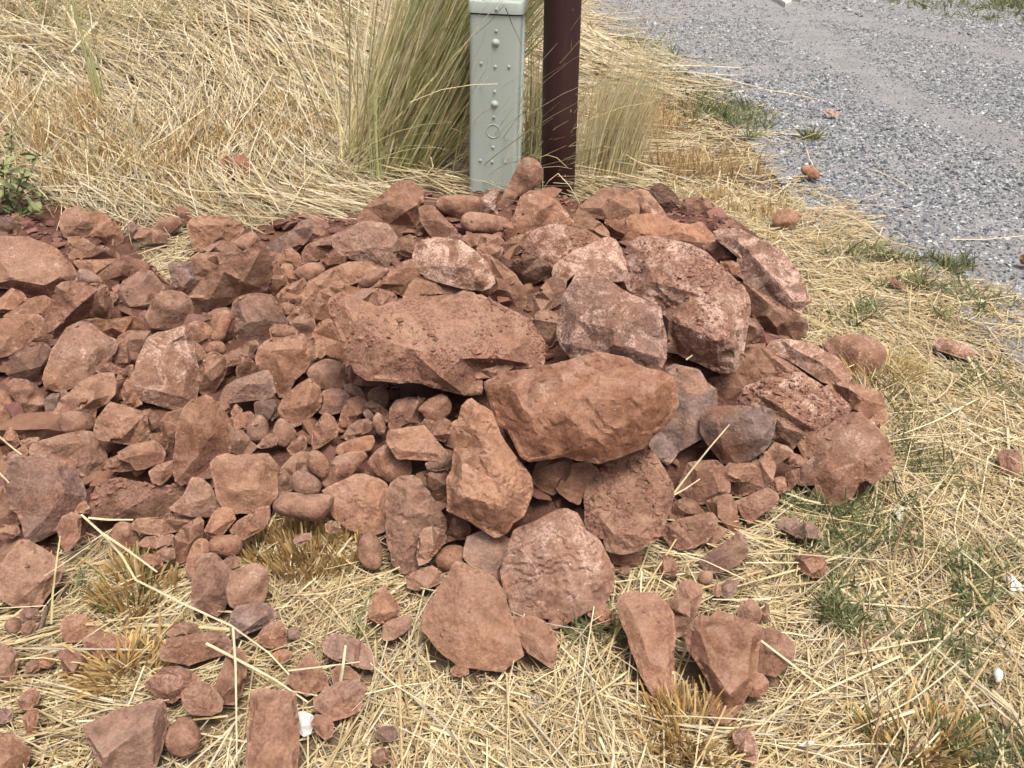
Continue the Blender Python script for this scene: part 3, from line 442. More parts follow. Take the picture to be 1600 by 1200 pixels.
stone;white speckled concrete lump beside the long brick-like rock;465,1115 475,1112 488,1118 490,1130 485,1145 475,1150 467,1142;k.1 g c2,0,0
stone;small five-sided stone right of the white speckled lump;487,1130 495,1118 510,1120 520,1132 518,1150 508,1155 495,1145;k.1 g p=500,1135,.2
stone;little red stone on straw under the rounded-corner brown stone;425,1025 432,1018 445,1015 457,1020 450,1032 438,1036 426,1034;k.2 g
stone;rounded-corner brown stone below the flat grey plate on the left;403,995 412,982 425,973 440,972 446,985 447,1005 435,1014 415,1010 404,1003;k.1 g
pebble;small purple pebble on straw right of the rounded-corner brown stone;449,985 460,980 468,988 465,998 452,998;k.1 r.5 g c0,.8,.2
rock;flat grey plate propped below the shell-like cobble;361,960 370,948 395,942 410,942 425,950 432,962 420,975 400,985 380,993 365,998 360,980;k.3 g l2 c.05,.7,0
rock;crumbly layered bar of rock lying level, lower left;250,1015 262,1000 290,995 330,988 350,990 360,1005 355,1020 330,1028 295,1038 265,1035 252,1030;k.0 g c0,.2,0 p=280,1005,.1 335,1000,.12
stone;dark stone above the crumbly layered bar;260,990 268,978 290,973 312,978 310,988 290,994 270,996;k.1 g c0,0,.15
rock;long smooth plank-like slab pointing down-left beside the layered bar;336,1075 345,1050 355,1025 365,1010 380,1018 386,1035 382,1060 375,1085 365,1100 350,1100 338,1090;k.4 g
rock;speckled red gritty rock left of the tan chunk at lower left;225,1070 240,1055 255,1045 280,1042 300,1050 312,1062 300,1068 285,1085 270,1098 250,1092 235,1082;k.4 g c.5,0,0,.6
rock;angular tan-brown chunk leaning on the speckled gritty rock;284,1085 300,1068 318,1066 335,1078 348,1095 345,1110 330,1118 300,1115 288,1105;k.1 g l3 p=305,1088,.15
cobble;rounded cobble just right of the big bottom-left block;257,1155 268,1135 285,1122 300,1124 310,1140 314,1158 305,1175 285,1182 265,1175;k.1 r.6 g
boulder;big angular block with a dark right side at bottom left;130,1135 140,1128 180,1112 230,1098 252,1093 258,1105 260,1130 255,1160 248,1185 240,1215 165,1215 148,1180 138,1160;k.1 g c.05,.25,.1 p=238,1130,.2 160,1185,.2 200,1155,.2 148,1148,.06
boulder;smooth brown rock cut off by the bottom left corner;-20,1150 0,1145 18,1145 35,1158 46,1172 44,1190 30,1215 -20,1215;k.2 g p=15,1185,.2
stone;lozenge-shaped red stone on straw above the bottom left corner;28,1095 38,1082 52,1075 63,1085 58,1098 45,1108 32,1108;k.4 g
stone;narrow stone under the lozenge-shaped red stone;36,1120 48,1108 60,1108 58,1135 55,1150 42,1148 38,1135;k.2 g
stone;purple-grey stone at the left edge beside the narrow stone;-10,1112 8,1108 20,1112 18,1125 5,1130 -10,1128;k.2 g c0,.6,0
stone;shield-shaped flat stone left of the shaggy straw tuft;91,1025 96,1018 112,1016 126,1020 134,1030 125,1045 108,1058 100,1048;k.4 g
rock;peaked red stone, upper left of three at the shaggy tuft;94,980 100,968 115,960 135,965 150,978 155,988 140,995 120,1002 105,1003 97,992;k.2 g p=125,975,.12
rock;flat wedge-shaped stone, right of three at the shaggy tuft;128,1002 145,993 165,988 180,992 203,1000 195,1015 175,1025 155,1029 145,1020;k.5 g
rock;brown stone cut by the left edge near the crooked twig;-10,1015 5,1008 18,1012 30,1025 25,1045 20,1060 0,1062 -10,1060;k.2 g
pebble;ball-like pebble left of the crooked twig;8,978 16,967 28,967 33,976 28,988 16,990;k.1 r.8 g
stone;knobbly stone between the ball-like pebble and the crooked twig;32,985 40,972 52,970 56,980 50,992 40,996;k.1 g
stone;dull grey stone above the ball-like pebble;30,958 42,950 58,952 62,962 55,970 40,970 32,968;k.2 g c0,.5,.2
stone;right one of two small stones below the crooked twig;62,1028 70,1020 82,1025 85,1035 75,1043 64,1042;k.2 g
stone;left one of two small stones below the crooked twig;40,1040 50,1030 60,1035 62,1045 50,1052 40,1050;k.2 g c0,0,.3
boulder;pinkish overhanging boulder at the left edge above the crooked twig;0,885 15,865 30,845 42,845 58,852 75,862 90,875 98,890 92,905 82,920 72,935 60,950 50,945 38,948 20,945 5,938 0,930 -15,920 -15,890;k.15 g l1 c.35,0,0 p=35,862,.05 70,875,.07 30,900,.12 75,900,.12 40,930,.13
rock;upright six-sided stone right of the big grey left rock's foot;90,825 98,808 112,801 124,805 126,820 124,840 115,852 105,862 95,850;k.0 p=120,815,.12
cobble;smooth cone-shaped stone under the gritty ledge rock;173,840 180,822 190,816 202,818 215,835 219,850 212,865 195,866 178,858;k-.1 r.4 p=200,835,.25
rock;thin boat-shaped slab lying under the gritty ledge rock;205,820 215,811 240,809 270,808 300,806 310,806 300,818 275,830 250,835 225,832 210,826;k.2
stone;thin plate directly below the boat-shaped slab;217,850 228,840 250,838 270,836 275,845 265,855 245,857 225,854;k.4
rock;rough upright stone right of the boat-shaped slab;270,855 272,840 285,825 300,815 312,808 318,815 316,835 310,850 298,865 288,878 275,880 270,870;k-.1
stone;shaded stone under the rough upright stone's left side;245,862 258,857 272,858 273,872 260,877 248,870;k-.1
stone;low stone at the top of the green-flecked straw tuft;217,870 235,866 250,873 254,882 245,890 228,886;k.1
rock;slim standing stone left of the smooth bean-shaped stone;291,890 295,870 303,850 312,842 322,843 327,855 325,870 318,885 308,898 296,902;k.0 l1 r.3
cobble;smooth bean-shaped stone left of the clipped straw tuft;327,850 335,840 355,837 372,836 378,848 375,862 362,870 345,868 330,862;k.2 r.7 l1
boulder;tall ridge-fronted rock left of the shell-like cobble;300,930 302,905 308,880 318,868 335,866 345,875 355,888 366,896 362,915 352,935 350,950 340,962 325,958 310,952 300,948;k.0 g l1 p=332,878,.08 336,910,.16 345,930,.14 320,930,.12
cobble;shell-like domed cobble with a dished top;355,920 360,900 370,890 385,884 400,882 415,890 418,905 415,930 410,940 395,948 375,952 362,948 356,938;k.1 g r.4 l1 c.35,0,0 p=385,905,.14 405,910,.2 385,930,.18
stone;small brown stone behind the shell-like cobble;348,878 360,870 375,872 376,885 368,892 358,890;k.1
boulder;big grey-mottled rock near the left edge with chalky veins;14,718 25,712 45,714 65,710 80,714 100,720 115,728 122,740 130,760 132,775 122,790 112,800 100,815 90,828 70,835 55,845 40,840 35,820 28,800 18,795 12,775 15,750;u0.1 k.0 l4 c.35,.5,.05 p=40,730,.06 90,730,.07 50,770,.1 100,770,.12 70,810,.1
boulder;rough ridged rock behind the big grey-mottled rock;46,705 50,695 65,688 90,684 115,680 130,674 145,676 155,690 165,710 166,722 155,732 140,738 128,744 118,730 100,720 80,713 60,711 48,712;k.15 c.35,.2,.1 p=90,695,.1 140,690,.1 140,722,.14
rock;large brown slab behind the pale oval cobble on the left;78,660 85,640 95,625 110,610 130,595 155,585 176,583 180,598 178,615 168,628 150,638 147,660 120,650 100,645 92,655 94,672 84,676;k.1
cobble;pale oval cobble left of the cube-like block;94,665 95,650 102,644 118,643 135,646 145,655 147,668 140,674 120,678 100,676;k.1 r.8 l4 c.1,0,0
stone;grey stone peeking under the shield-shaped speckled rock;70,625 80,616 95,615 106,612 95,625 86,640 80,652 72,645;k.0 c0,.6,0
rock;rounded brown rock below the dark angular rock on the left;12,600 20,592 40,594 55,602 68,618 72,640 76,655 68,662 52,665 44,655 35,640 25,625 14,612;k.1 r.3
cobble;smooth tan cobble at the left edge, upper of two;-8,606 0,610 8,612 18,622 25,632 22,642 10,640 0,632 -8,628;k.2 r.7 l2
cobble;brown rounded rock at the left edge, lower of two;-12,632 5,634 15,646 17,658 10,672 0,684 -12,684;k.1 r.5
stone;small block under the rounded brown rock on the left;20,665 35,662 55,664 58,675 48,686 34,684 24,676;k.1
stone;slanting small stone at left, above the big grey-mottled rock;5,685 15,668 22,670 30,690 26,698 10,694;k.0
boulder;cube-like brown block with a bright vertical edge, left rubble;149,672 152,655 160,640 172,629 185,630 200,636 215,640 228,645 231,660 230,675 233,688 222,694 200,694 175,690 155,685;k.0 l6 c.1,0,0 p=172,640,.1 192,650,.2 190,685,.22 220,655,.16
rock;angular tan chunk just below the cube-like brown block;184,708 195,702 205,696 225,694 240,689 252,698 258,708 254,720 240,726 225,732 212,734 204,722 190,718;k.15 l3 p=212,712,.16 240,705,.14
stone;flat chip sticking out left of the angular tan chunk;164,730 170,718 185,712 200,720 208,734 190,736 172,735;k.3
stone;faceted stone right of the angular tan chunk;233,738 245,728 262,722 270,720 271,735 262,748 250,757 238,752;k.1 l1 p=255,735,.2
boulder;tall egg-brown boulder tapering upward, right of the angular tan chunk;271,738 273,715 274,690 278,665 285,645 298,628 310,622 322,617 332,622 345,638 356,655 353,670 355,690 360,705 350,710 338,715 332,725 330,745 315,748 300,750 285,757 275,752 273,745;u0.1 k.0 l3 c.1,0,0 p=320,635,.07 300,665,.13 335,675,.12 310,710,.14 290,735,.12
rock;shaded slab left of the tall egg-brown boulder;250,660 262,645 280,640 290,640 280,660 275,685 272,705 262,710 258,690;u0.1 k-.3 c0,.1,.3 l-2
stone;small shaded stone under the cube-like block's right side;234,680 250,677 262,690 260,702 252,698 240,690;k.0
stone;dark stone right of the cube-like block;230,650 240,645 252,655 255,672 248,678 234,676;k-.2 c0,0,.4 l-2
boulder;gritty ledge rock with a crumbling top, lower left of the pile;138,800 142,780 150,762 165,752 185,748 210,755 240,760 265,758 290,760 285,775 275,790 265,800 270,808 240,812 205,812 170,812 145,808;k-.05 c.15,0,0,.9 p=170,765,.1 240,770,.12 200,795,.14
rock;broken flake with a stepped crack, right of the gritty ledge rock;265,795 275,785 288,775 296,762 300,747 315,748 328,760 336,780 343,795 335,806 315,807 298,806 280,800;k.2 l3 p=300,785,.08 322,780,.1
boulder;squat tan boulder above the bean-shaped stone, left of the loaf;330,725 338,715 355,709 370,712 395,710 418,710 428,720 436,730 432,745 432,775 420,790 405,800 385,800 365,802 350,795 340,780 335,755 331,740;u0.12 k.0 l3 c.35,0,0 p=360,725,.1 405,722,.1 360,765,.15 405,765,.15
rock;crumbly brown rock under the squat tan boulder's left side;326,815 335,800 348,793 362,795 368,810 358,822 345,838 330,838 320,830;k.0
rock;soil-covered rock between the squat tan boulder and clipped straw tuft;360,830 372,815 388,805 405,795 420,791 421,808 412,825 395,835 380,843 370,840;k.2 c0,0,0,.5
rock;reddish rock at the left edge beside the big grey-mottled rock;-15,770 5,760 12,775 16,795 26,800 30,818 20,822 0,820 -15,818;k.1
stone;flat stone at the left edge below the grey-mottled rock;0,828 12,822 28,823 30,832 20,840 5,838;k.2
rock;long tan stone at the left edge above the grey-mottled rock;0,720 8,712 25,705 38,695 44,705 40,712 25,713 14,720 12,735 5,745 -10,745;k.2
stone;tiny sliver left of the rough ridged rock's upper end;30,690 45,685 62,684 55,690 46,698 36,698;k.2
stone;little triangular stone between the grey-mottled rock and ledge rock;117,800 122,790 132,782 140,795 138,801 126,800;k.2 l1
stone;small rock under the shield-shaped rock's right corner;150,580 160,568 172,566 185,575 187,582 175,584 160,584;k.1
stone;curved sliver against the pale tapered slab's left side;180,595 188,582 200,572 208,570 205,585 195,590 185,598;k.1
stone;shaded rock at the pale tapered slab's lower left corner;190,615 195,598 200,592 205,605 215,622 222,630 210,636 196,630;k-.1
stone;small dark stone above the pale elongated stone's left end;341,632 355,630 360,640 350,650 342,645;k.0 c0,0,.3
boulder;red leaning cobble standing between utility box and steel post;778,320 785,308 795,290 805,270 815,252 825,247 838,252 846,265 847,282 840,290 825,298 810,305 802,316 790,326 780,325;k.0 r.4 l3 c.1,0,0 p=825,265,.12 830,282,.14 800,305,.12
stone;whitish stump-like stone at the foot of the utility box;750,330 752,310 762,302 770,298 776,306 772,318 778,334 765,335;k-.1 c.9,.6,0
boulder;pink rock with a white stripe in front of the steel post;800,345 805,330 815,308 828,299 842,298 855,306 870,316 880,330 892,340 898,350 885,352 870,352 850,350 835,358 820,364 808,360;k.1 l2 c.6,.1,0 p=825,315,.1 850,325,.15 825,345,.12
stone;small rock under the white-striped pink rock's left side;788,350 798,348 808,362 805,372 792,376 786,366;k-.1
boulder;speckled slab with dark gritty top behind the white-topped slab;820,385 825,372 840,358 855,352 870,350 895,354 915,360 930,368 940,374 925,384 905,395 890,405 878,414 866,420 850,412 835,400 824,394;k.5 l3 c.75,0,.2,.5 p=835,385,.06 862,405,.1 880,372,.04
boulder;white-topped wedge slab, palest in the pile, above the squared block;865,428 868,415 885,402 905,390 930,380 950,371 960,376 970,390 972,402 982,412 988,425 980,436 962,438 940,438 915,432 895,428 885,438 870,440 866,434;k.4 l4 c.95,.1,0 p=890,412,.06 940,395,.05 880,428,.1 970,420,.1
boulder;arched tan boulder at the back, right of the steel post's foot;895,345 905,325 920,310 940,296 960,293 975,296 990,306 998,325 996,338 975,340 950,342 930,338 915,348 900,352;k.1 c.2,0,0 p=950,308,.08 940,325,.14 980,325,.1
rock;pale rounded rock right of the arched tan boulder;985,302 998,296 1012,300 1022,312 1035,328 1040,340 1020,342 1000,338 996,320;k.3 r.4 c.7,0,0
rock;dark purple-brown lump at the back edge of the pile;1015,298 1022,290 1032,287 1045,295 1058,308 1062,320 1052,330 1045,338 1036,330 1025,314;k-.1 c0,.3,.7
rock;flat-topped brick-like rock in stubble right of the dark purple lump;1063,322 1070,310 1095,309 1112,315 1118,328 1110,336 1090,340 1072,335;k.0 g p=1072,322,.1 1105,323,.1
stone;pointed tan stone below the arched tan boulder;905,352 912,342 925,340 940,350 950,362 952,370 940,372 925,364 910,358;k.1 l2
stone;shaded rock left of the wide smooth back slab;945,345 960,340 975,342 980,355 972,372 960,372 952,362;k-.2
boulder;wide smooth orange-brown slab at the back above the huge dusty boulder;968,370 972,352 985,338 1010,335 1035,338 1060,350 1080,352 1095,348 1110,360 1118,372 1112,380 1090,375 1060,375 1030,370 1005,372 995,380 985,395 978,385;k.4 l2 c.2,0,0 p=990,350,.08 1000,365,.1 1060,362,.06
boulder;huge dusty boulder with white lime blotches and a shaded front face;978,395 985,382 1000,373 1020,372 1050,375 1080,385 1105,398 1125,415 1145,432 1160,450 1170,470 1170,495 1162,520 1158,545 1156,565 1145,578 1125,580 1105,570 1080,560 1060,550 1042,548 1040,520 1036,490 1025,475 1000,465 985,455 978,440 985,425 980,410;k.25 l3 c.78,.05,.1,.8 p=1010,400,.05 1070,410,.06 1020,440,.1 1090,460,.14 1140,470,.12 1045,500,.16 1085,516,.2 1118,532,.22 1140,530,.18 1148,555,.1
boulder;squared block with a large cream patch, above the big central boulder;873,520 875,490 882,460 890,440 900,430 915,430 945,435 965,445 980,455 985,462 1010,470 1030,480 1036,495 1040,530 1040,560 1030,577 1010,570 985,562 965,556 940,552 915,556 895,560 885,545 875,535;u0.13 k.1 l5 c.66,.3,-.05 p=905,450,.07 960,465,.09 1020,490,.08 900,500,.12 960,515,.14 895,540,.13 960,538,.16 1028,558,.14
rock;brown rock in the gap left of the squared cream-patched block;831,500 840,488 855,484 868,490 874,505 870,530 860,542 848,535 838,520;k.0 c.1,.1,0
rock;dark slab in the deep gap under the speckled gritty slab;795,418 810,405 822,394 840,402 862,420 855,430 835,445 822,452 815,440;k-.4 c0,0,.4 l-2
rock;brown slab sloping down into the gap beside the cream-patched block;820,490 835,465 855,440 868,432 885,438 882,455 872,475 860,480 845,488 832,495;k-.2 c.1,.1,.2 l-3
boulder;knobbly pink-white boulder sitting on the long flat slab's back edge;647,400 650,386 660,376 680,373 700,374 718,376 735,388 750,398 762,410 770,428 772,440 765,448 755,452 735,452 710,446 685,440 665,432 652,418;k.3 l6 c.8,0,0 p=670,388,.06 715,395,.09 690,415,.13 735,420,.12 750,440,.1
boulder;smooth brown rock right of the knobbly pink-white boulder;750,398 765,400 785,415 805,430 818,450 823,468 820,482 810,487 790,475 765,462 745,455 755,452 770,445 772,432 762,412;k.1 l2 c.1,0,0
rock;flat shard lying below the sausage-shaped tan rock;724,370 735,366 760,366 780,370 788,378 775,384 755,382 745,390 735,385;k.3
rock;sloping shard leading up to the white-striped pink rock;783,385 800,372 815,366 825,364 835,360 825,372 820,388 808,396 790,395;k.1
stone;small shard right of the knobbly pink-white boulder's top;745,390 750,382 770,382 785,388 782,400 775,408 762,400;k.2
stone;little tan point showing above the knobbly pink-white boulder;698,372 708,364 718,366 725,376 716,378;k.2
boulder;tall two-toned boulder at the pile's right back edge;1115,365 1130,360 1155,360 1180,370 1205,385 1228,402 1245,425 1258,450 1268,470 1255,478 1250,492 1238,490 1215,475 1190,455 1165,440 1152,430 1155,400 1140,385 1125,375;k.3 l1 c.75,.2,0 p=1150,375,.06 1172,395,.14 1205,430,.18 1242,472,.12 1185,435,.06 1220,405,.07
boulder;slab with a thin white upper edge under the tall two-toned boulder;1160,440 1180,452 1205,468 1230,485 1258,502 1262,512 1255,525 1240,530 1215,528 1195,510 1178,495 1170,475 1165,458;k-.25 l2 c.4,0,.1
stone;brown flake lying on the huge dusty boulder's upper right edge;1098,385 1110,378 1130,380 1150,395 1152,408 1140,410 1120,404 1105,396;k.3 l4
stone;small rock between the huge dusty boulder and tall two-toned boulder;1125,410 1145,408 1155,415 1155,430 1145,432 1132,420;k.1 l1 c.2,0,0
stone;pointed tip of rock above the tall two-toned boulder;1112,358 1130,350 1145,342 1155,350 1160,360 1140,362 1120,368;k.1
stone;small rock in the notch under the huge dusty boulder's right side;1160,520 1170,498 1180,500 1192,515 1190,525 1178,535 1160,538;k.1 c.2,0,0
stone;lone reddish oval stone lying on the grey gravel;1252,266 1258,259 1270,261 1280,270 1276,279 1262,276;k.2 r.7 g
rock;lone orange-brown rock at the gravel's edge behind the pile;1206,345 1214,332 1228,328 1245,331 1252,336 1244,348 1234,356 1218,354;k.1 r.4 g
stone;tiny pinkish stone in weeds near the steel post, at the gravel edge;1018,122 1026,117 1036,120 1036,127 1026,126;k.2 g
rock;flat pale pink slab on straw far right;1459,535 1464,529 1490,534 1515,542 1522,550 1514,562 1490,555 1465,546;k.7 g c.7,.2,0
rock;lone brown block on straw at the right edge;1559,705 1575,704 1590,706 1595,722 1592,742 1580,742 1566,734;k.3 g p=1580,732,.12
rock;low grey-brown broken stone on straw below the scalloped rock;1215,822 1225,808 1240,812 1250,818 1265,816 1280,828 1285,842 1265,843 1245,838;k.3 g c0,.5,.1
rock;square red stone on straw below the low grey-brown broken stone;1246,872 1258,864 1280,866 1290,878 1288,900 1270,902 1252,892;k.3 g
stone;small dark flake in weeds beside the gravel;1390,440 1396,434 1412,444 1414,450 1400,448;k.2 g c0,.3,.4
stone;red stone on the gravel cut by the right edge;1592,402 1600,398 1612,402 1612,412 1596,412;k.2 g
boulder;long narrow red wedge pointing to the bottom edge;965,950 968,935 985,925 1005,926 1025,928 1040,942 1050,960 1053,985 1053,1020 1052,1060 1050,1095 1040,1106 1030,1100 1020,1080 1005,1060 995,1035 985,1005 975,975;k.45 g c.1,0,0 p=980,945,.06 1030,945,.05 1000,985,.1 1045,990,.07 1015,1035,.1 1045,1050,.07 1035,1085,.07
rock;curved red rock between the narrow wedge and the skull-shaped boulder;1042,945 1055,930 1065,908 1080,907 1095,915 1098,925 1092,945 1085,965 1070,990 1058,996 1052,985 1050,960;k.3 g
boulder;skull-shaped red boulder standing alone on straw near the bottom;1074,1000 1080,975 1095,962 1110,965 1120,955 1135,962 1150,968 1175,972 1190,980 1188,1005 1182,1030 1178,1060 1170,1075 1160,1100 1150,1115 1135,1130 1118,1128 1110,1110 1115,1085 1105,1060 1090,1040 1080,1020;k.25 g c.05,0,-.1 p=1120,975,.06 1095,990,.1 1140,1000,.14 1175,995,.1 1112,1045,.15 1140,1085,.2 1168,1060,.15 1135,1108,.03
rock;dark brown rock behind the skull-shaped boulder's right side;1178,1055 1182,1030 1188,1005 1190,985 1205,982 1225,992 1240,1008 1240,1030 1225,1045 1212,1057 1195,1052;k.2 g c0,0,.15 p=1215,1020,.15
stone;small rounded stone at the skull-shaped boulder's lower right;1168,1075 1175,1052 1190,1054 1200,1065 1198,1078 1185,1088 1172,1088;k.1 r.4 g
stone;peaked stone behind the skull-shaped boulder's top;1152,965 1158,945 1172,936 1182,942 1190,958 1185,972 1170,974;k.1 g p=1170,952,.2
stone;sliver touching the peaked stone by the skull-shaped boulder;1190,955 1198,944 1203,958 1196,970 1188,968;k.1 g
stone;diamond-shaped stone under the wide pinkish-grey slab's right end;919,960 930,945 942,941 955,952 957,962 948,976 935,974;k.1 g
stone;pale speckled stone on straw at the bottom below the skull-shaped boulder;1146,1150 1155,1138 1170,1142 1180,1160 1184,1180 1178,1194 1165,1185 1152,1170;k.3 g c.6,0,0
stone;upright brown stone on straw below the disc rock;1031,880 1036,868 1050,872 1060,885 1055,898 1042,902 1032,895;k.1 g
stone;flat rock under the disc rock's lower edge;952,865 962,863 990,864 1003,872 998,882 975,884 960,880;k.0 g
pebble;tiny red pebble under the flat rock at the disc rock's foot;968,888 980,884 986,890 978,897 968,894;k.1 g
pebble;round red pebble below the dark grey-sided block;1092,900 1100,892 1112,896 1112,908 1102,912 1094,908;k.1 r.5 g
stone;purple-grey pointed chip below the round red pebble;1125,918 1135,908 1155,908 1148,922 1138,936 1128,930;k.2 g c0,.6,.1
pebble;upright sliver left of the purple-grey pointed chip;1114,920 1120,911 1126,918 1124,932 1118,930;k.1 g
stone;dark chip sunk in straw near bottom centre;586,1145 598,1136 615,1137 622,1146 612,1158 595,1158;k.4 g c0,.4,.5
stone;pale pink stone in straw at the bottom, below the dark chip;580,1185 590,1172 604,1170 608,1182 600,1194 588,1196;k.2 g c.5,.1,0
stone;red crumb under the dark triangular boulder's lower edge;705,1046 715,1038 730,1042 732,1052 718,1057 708,1054;k.3 g
stone;long wood-like flake on the big central boulder's left shoulder;740,584 748,580 770,575 785,570 802,567 800,574 785,582 765,589 745,590;k.3 l9 c.2,.1,0
pebble;small chip above the wood-like flake on the slab edge;761,570 770,562 785,564 784,572 766,574;k.3 l9
pebble;bright white pebble alone on straw at lower right;1553,1052 1558,1045 1566,1050 1565,1062 1557,1066;k.2 r.6 g c3,0,0
stone;flat pale oblong stone on the grey gravel;1288,176 1294,172 1304,174 1312,178 1308,181 1296,179;k.7 g c1.2,.6,0
"""
# ------------------------------------------------------------------ height of the pile at surveyed spots (photo x, photo y, metres)
HGT = np.array([(0,330,.04),(120,350,.07),(240,370,.03),(340,365,.08),(480,370,.06),(600,320,.13),(700,325,.08),(760,330,.08),(820,290,.12),(950,320,.12),
 (1040,315,.06),(1090,322,.03),(0,430,.16),(150,450,.13),(350,450,.19),(560,390,.16),(720,410,.32),(880,385,.26),(1000,355,.2),(1100,365,.14),(1200,430,.14),
 (1215,495,.10),(1070,470,.30),(700,530,.32),(950,500,.34),(910,640,.30),(765,730,.2),(250,570,.17),(100,560,.16),(50,500,.18),(420,560,.18),(500,650,.14),
 (650,680,.17),(560,720,.11),(70,770,.12),(200,680,.15),(310,690,.15),(380,750,.12),(650,820,.08),(560,800,.08),(985,785,.13),(1060,640,.2),(1155,675,.17),
 (1245,630,.15),(1320,720,.08),(1335,555,.06),(1350,635,.05),(1100,745,.08),(1180,790,.04),(870,890,.06),(740,970,.07),(1090,825,.05),(1130,860,.04),
 (45,895,.09),(330,910,.06),(390,915,.05),(200,790,.08),(200,850,.04),(300,860,.06),(580,860,.05),(700,870,.04),(760,860,.05),(1180,540,.12),(1170,590,.13),
 (870,750,.16),(10,650,.14),(5,800,.08)], float)

def pile_z(px, py):
    d2 = (HGT[:, 0] - px) ** 2 + (HGT[:, 1] - py) ** 2
    wt = 1.0 / (d2 + 500.0) ** 1.6
    return float((wt * HGT[:, 2]).sum() / wt.sum())

def seg_dist(P, poly):
    A = poly; B = np.roll(poly, -1, 0)
    d = np.full(len(P), 1e9)
    for a, b in zip(A, B):
        ab = b - a
        t = np.clip(((P - a) @ ab) / (ab @ ab + 1e-9), 0, 1)
        q = a + t[:, None] * ab
        d = np.minimum(d, np.hypot(*(P - q).T))
    return d

def tri_interp(P, pts, vals, poly):
    """piecewise linear heights over a coarse triangulation of outline + ridge points"""
    n = len(poly)
    vv, ee, ff, ov, _, _ = delaunay_2d_cdt([Vector(p) for p in pts], [], [list(range(n))], 1, 1e-4)
    val = [vals[o[0]] if o else 0.0 for o in ov]
    out = np.zeros(len(P)); got = np.zeros(len(P), bool)
    for f in ff:
        for i in range(1, len(f) - 1):
            a, b, c = (np.array(vv[k]) for k in (f[0], f[i], f[i + 1]))
            va, vb, vc = val[f[0]], val[f[i]], val[f[i + 1]]
            det = (b[1] - c[1]) * (a[0] - c[0]) + (c[0] - b[0]) * (a[1] - c[1])
            if abs(det) < 1e-9: continue
            l1 = ((b[1] - c[1]) * (P[:, 0] - c[0]) + (c[0] - b[0]) * (P[:, 1] - c[1])) / det
            l2 = ((c[1] - a[1]) * (P[:, 0] - c[0]) + (a[0] - c[0]) * (P[:, 1] - c[1])) / det
            l3 = 1 - l1 - l2
            m = (l1 >= -1e-6) & (l2 >= -1e-6) & (l3 >= -1e-6) & ~got
            out[m] = l1[m] * va + l2[m] * vb + l3[m] * vc
            got |= m
    for i in np.where(~got)[0]:
        d2 = (P[got, 0] - P[i, 0]) ** 2 + (P[got, 1] - P[i, 1]) ** 2
        if got.any(): out[i] = out[got][d2.argmin()]
    return out

OUT = 1.0
ROCKS = []          # (object, centre, size, ground?, outline px, grit)

def simplify(p, eps):
    """closed outline with its small wiggles dropped, so that edges run straight between corners"""
    def dp(a, b):
        if b <= a + 1: return []
        A, B = p[a], p[b % len(p)]
        ab = B - A; L = np.hypot(*ab) + 1e-9
        best, bi = 0, None
        for i in range(a + 1, b):
            d = abs(ab[0] * (p[i][1] - A[1]) - ab[1] * (p[i][0] - A[0])) / L
            if d > best: best, bi = d, i
        if best < eps: return []
        return dp(a, bi) + [bi] + dp(bi, b)
    c = p.mean(0); i0 = int(((p - c) ** 2).sum(1).argmax())
    p = np.roll(p, -i0, 0)
    i1 = int(((p - p[0]) ** 2).sum(1).argmax())
    idx = [0] + dp(0, i1) + [i1] + dp(i1, len(p))
    return p[idx] if len(idx) >= 4 else p

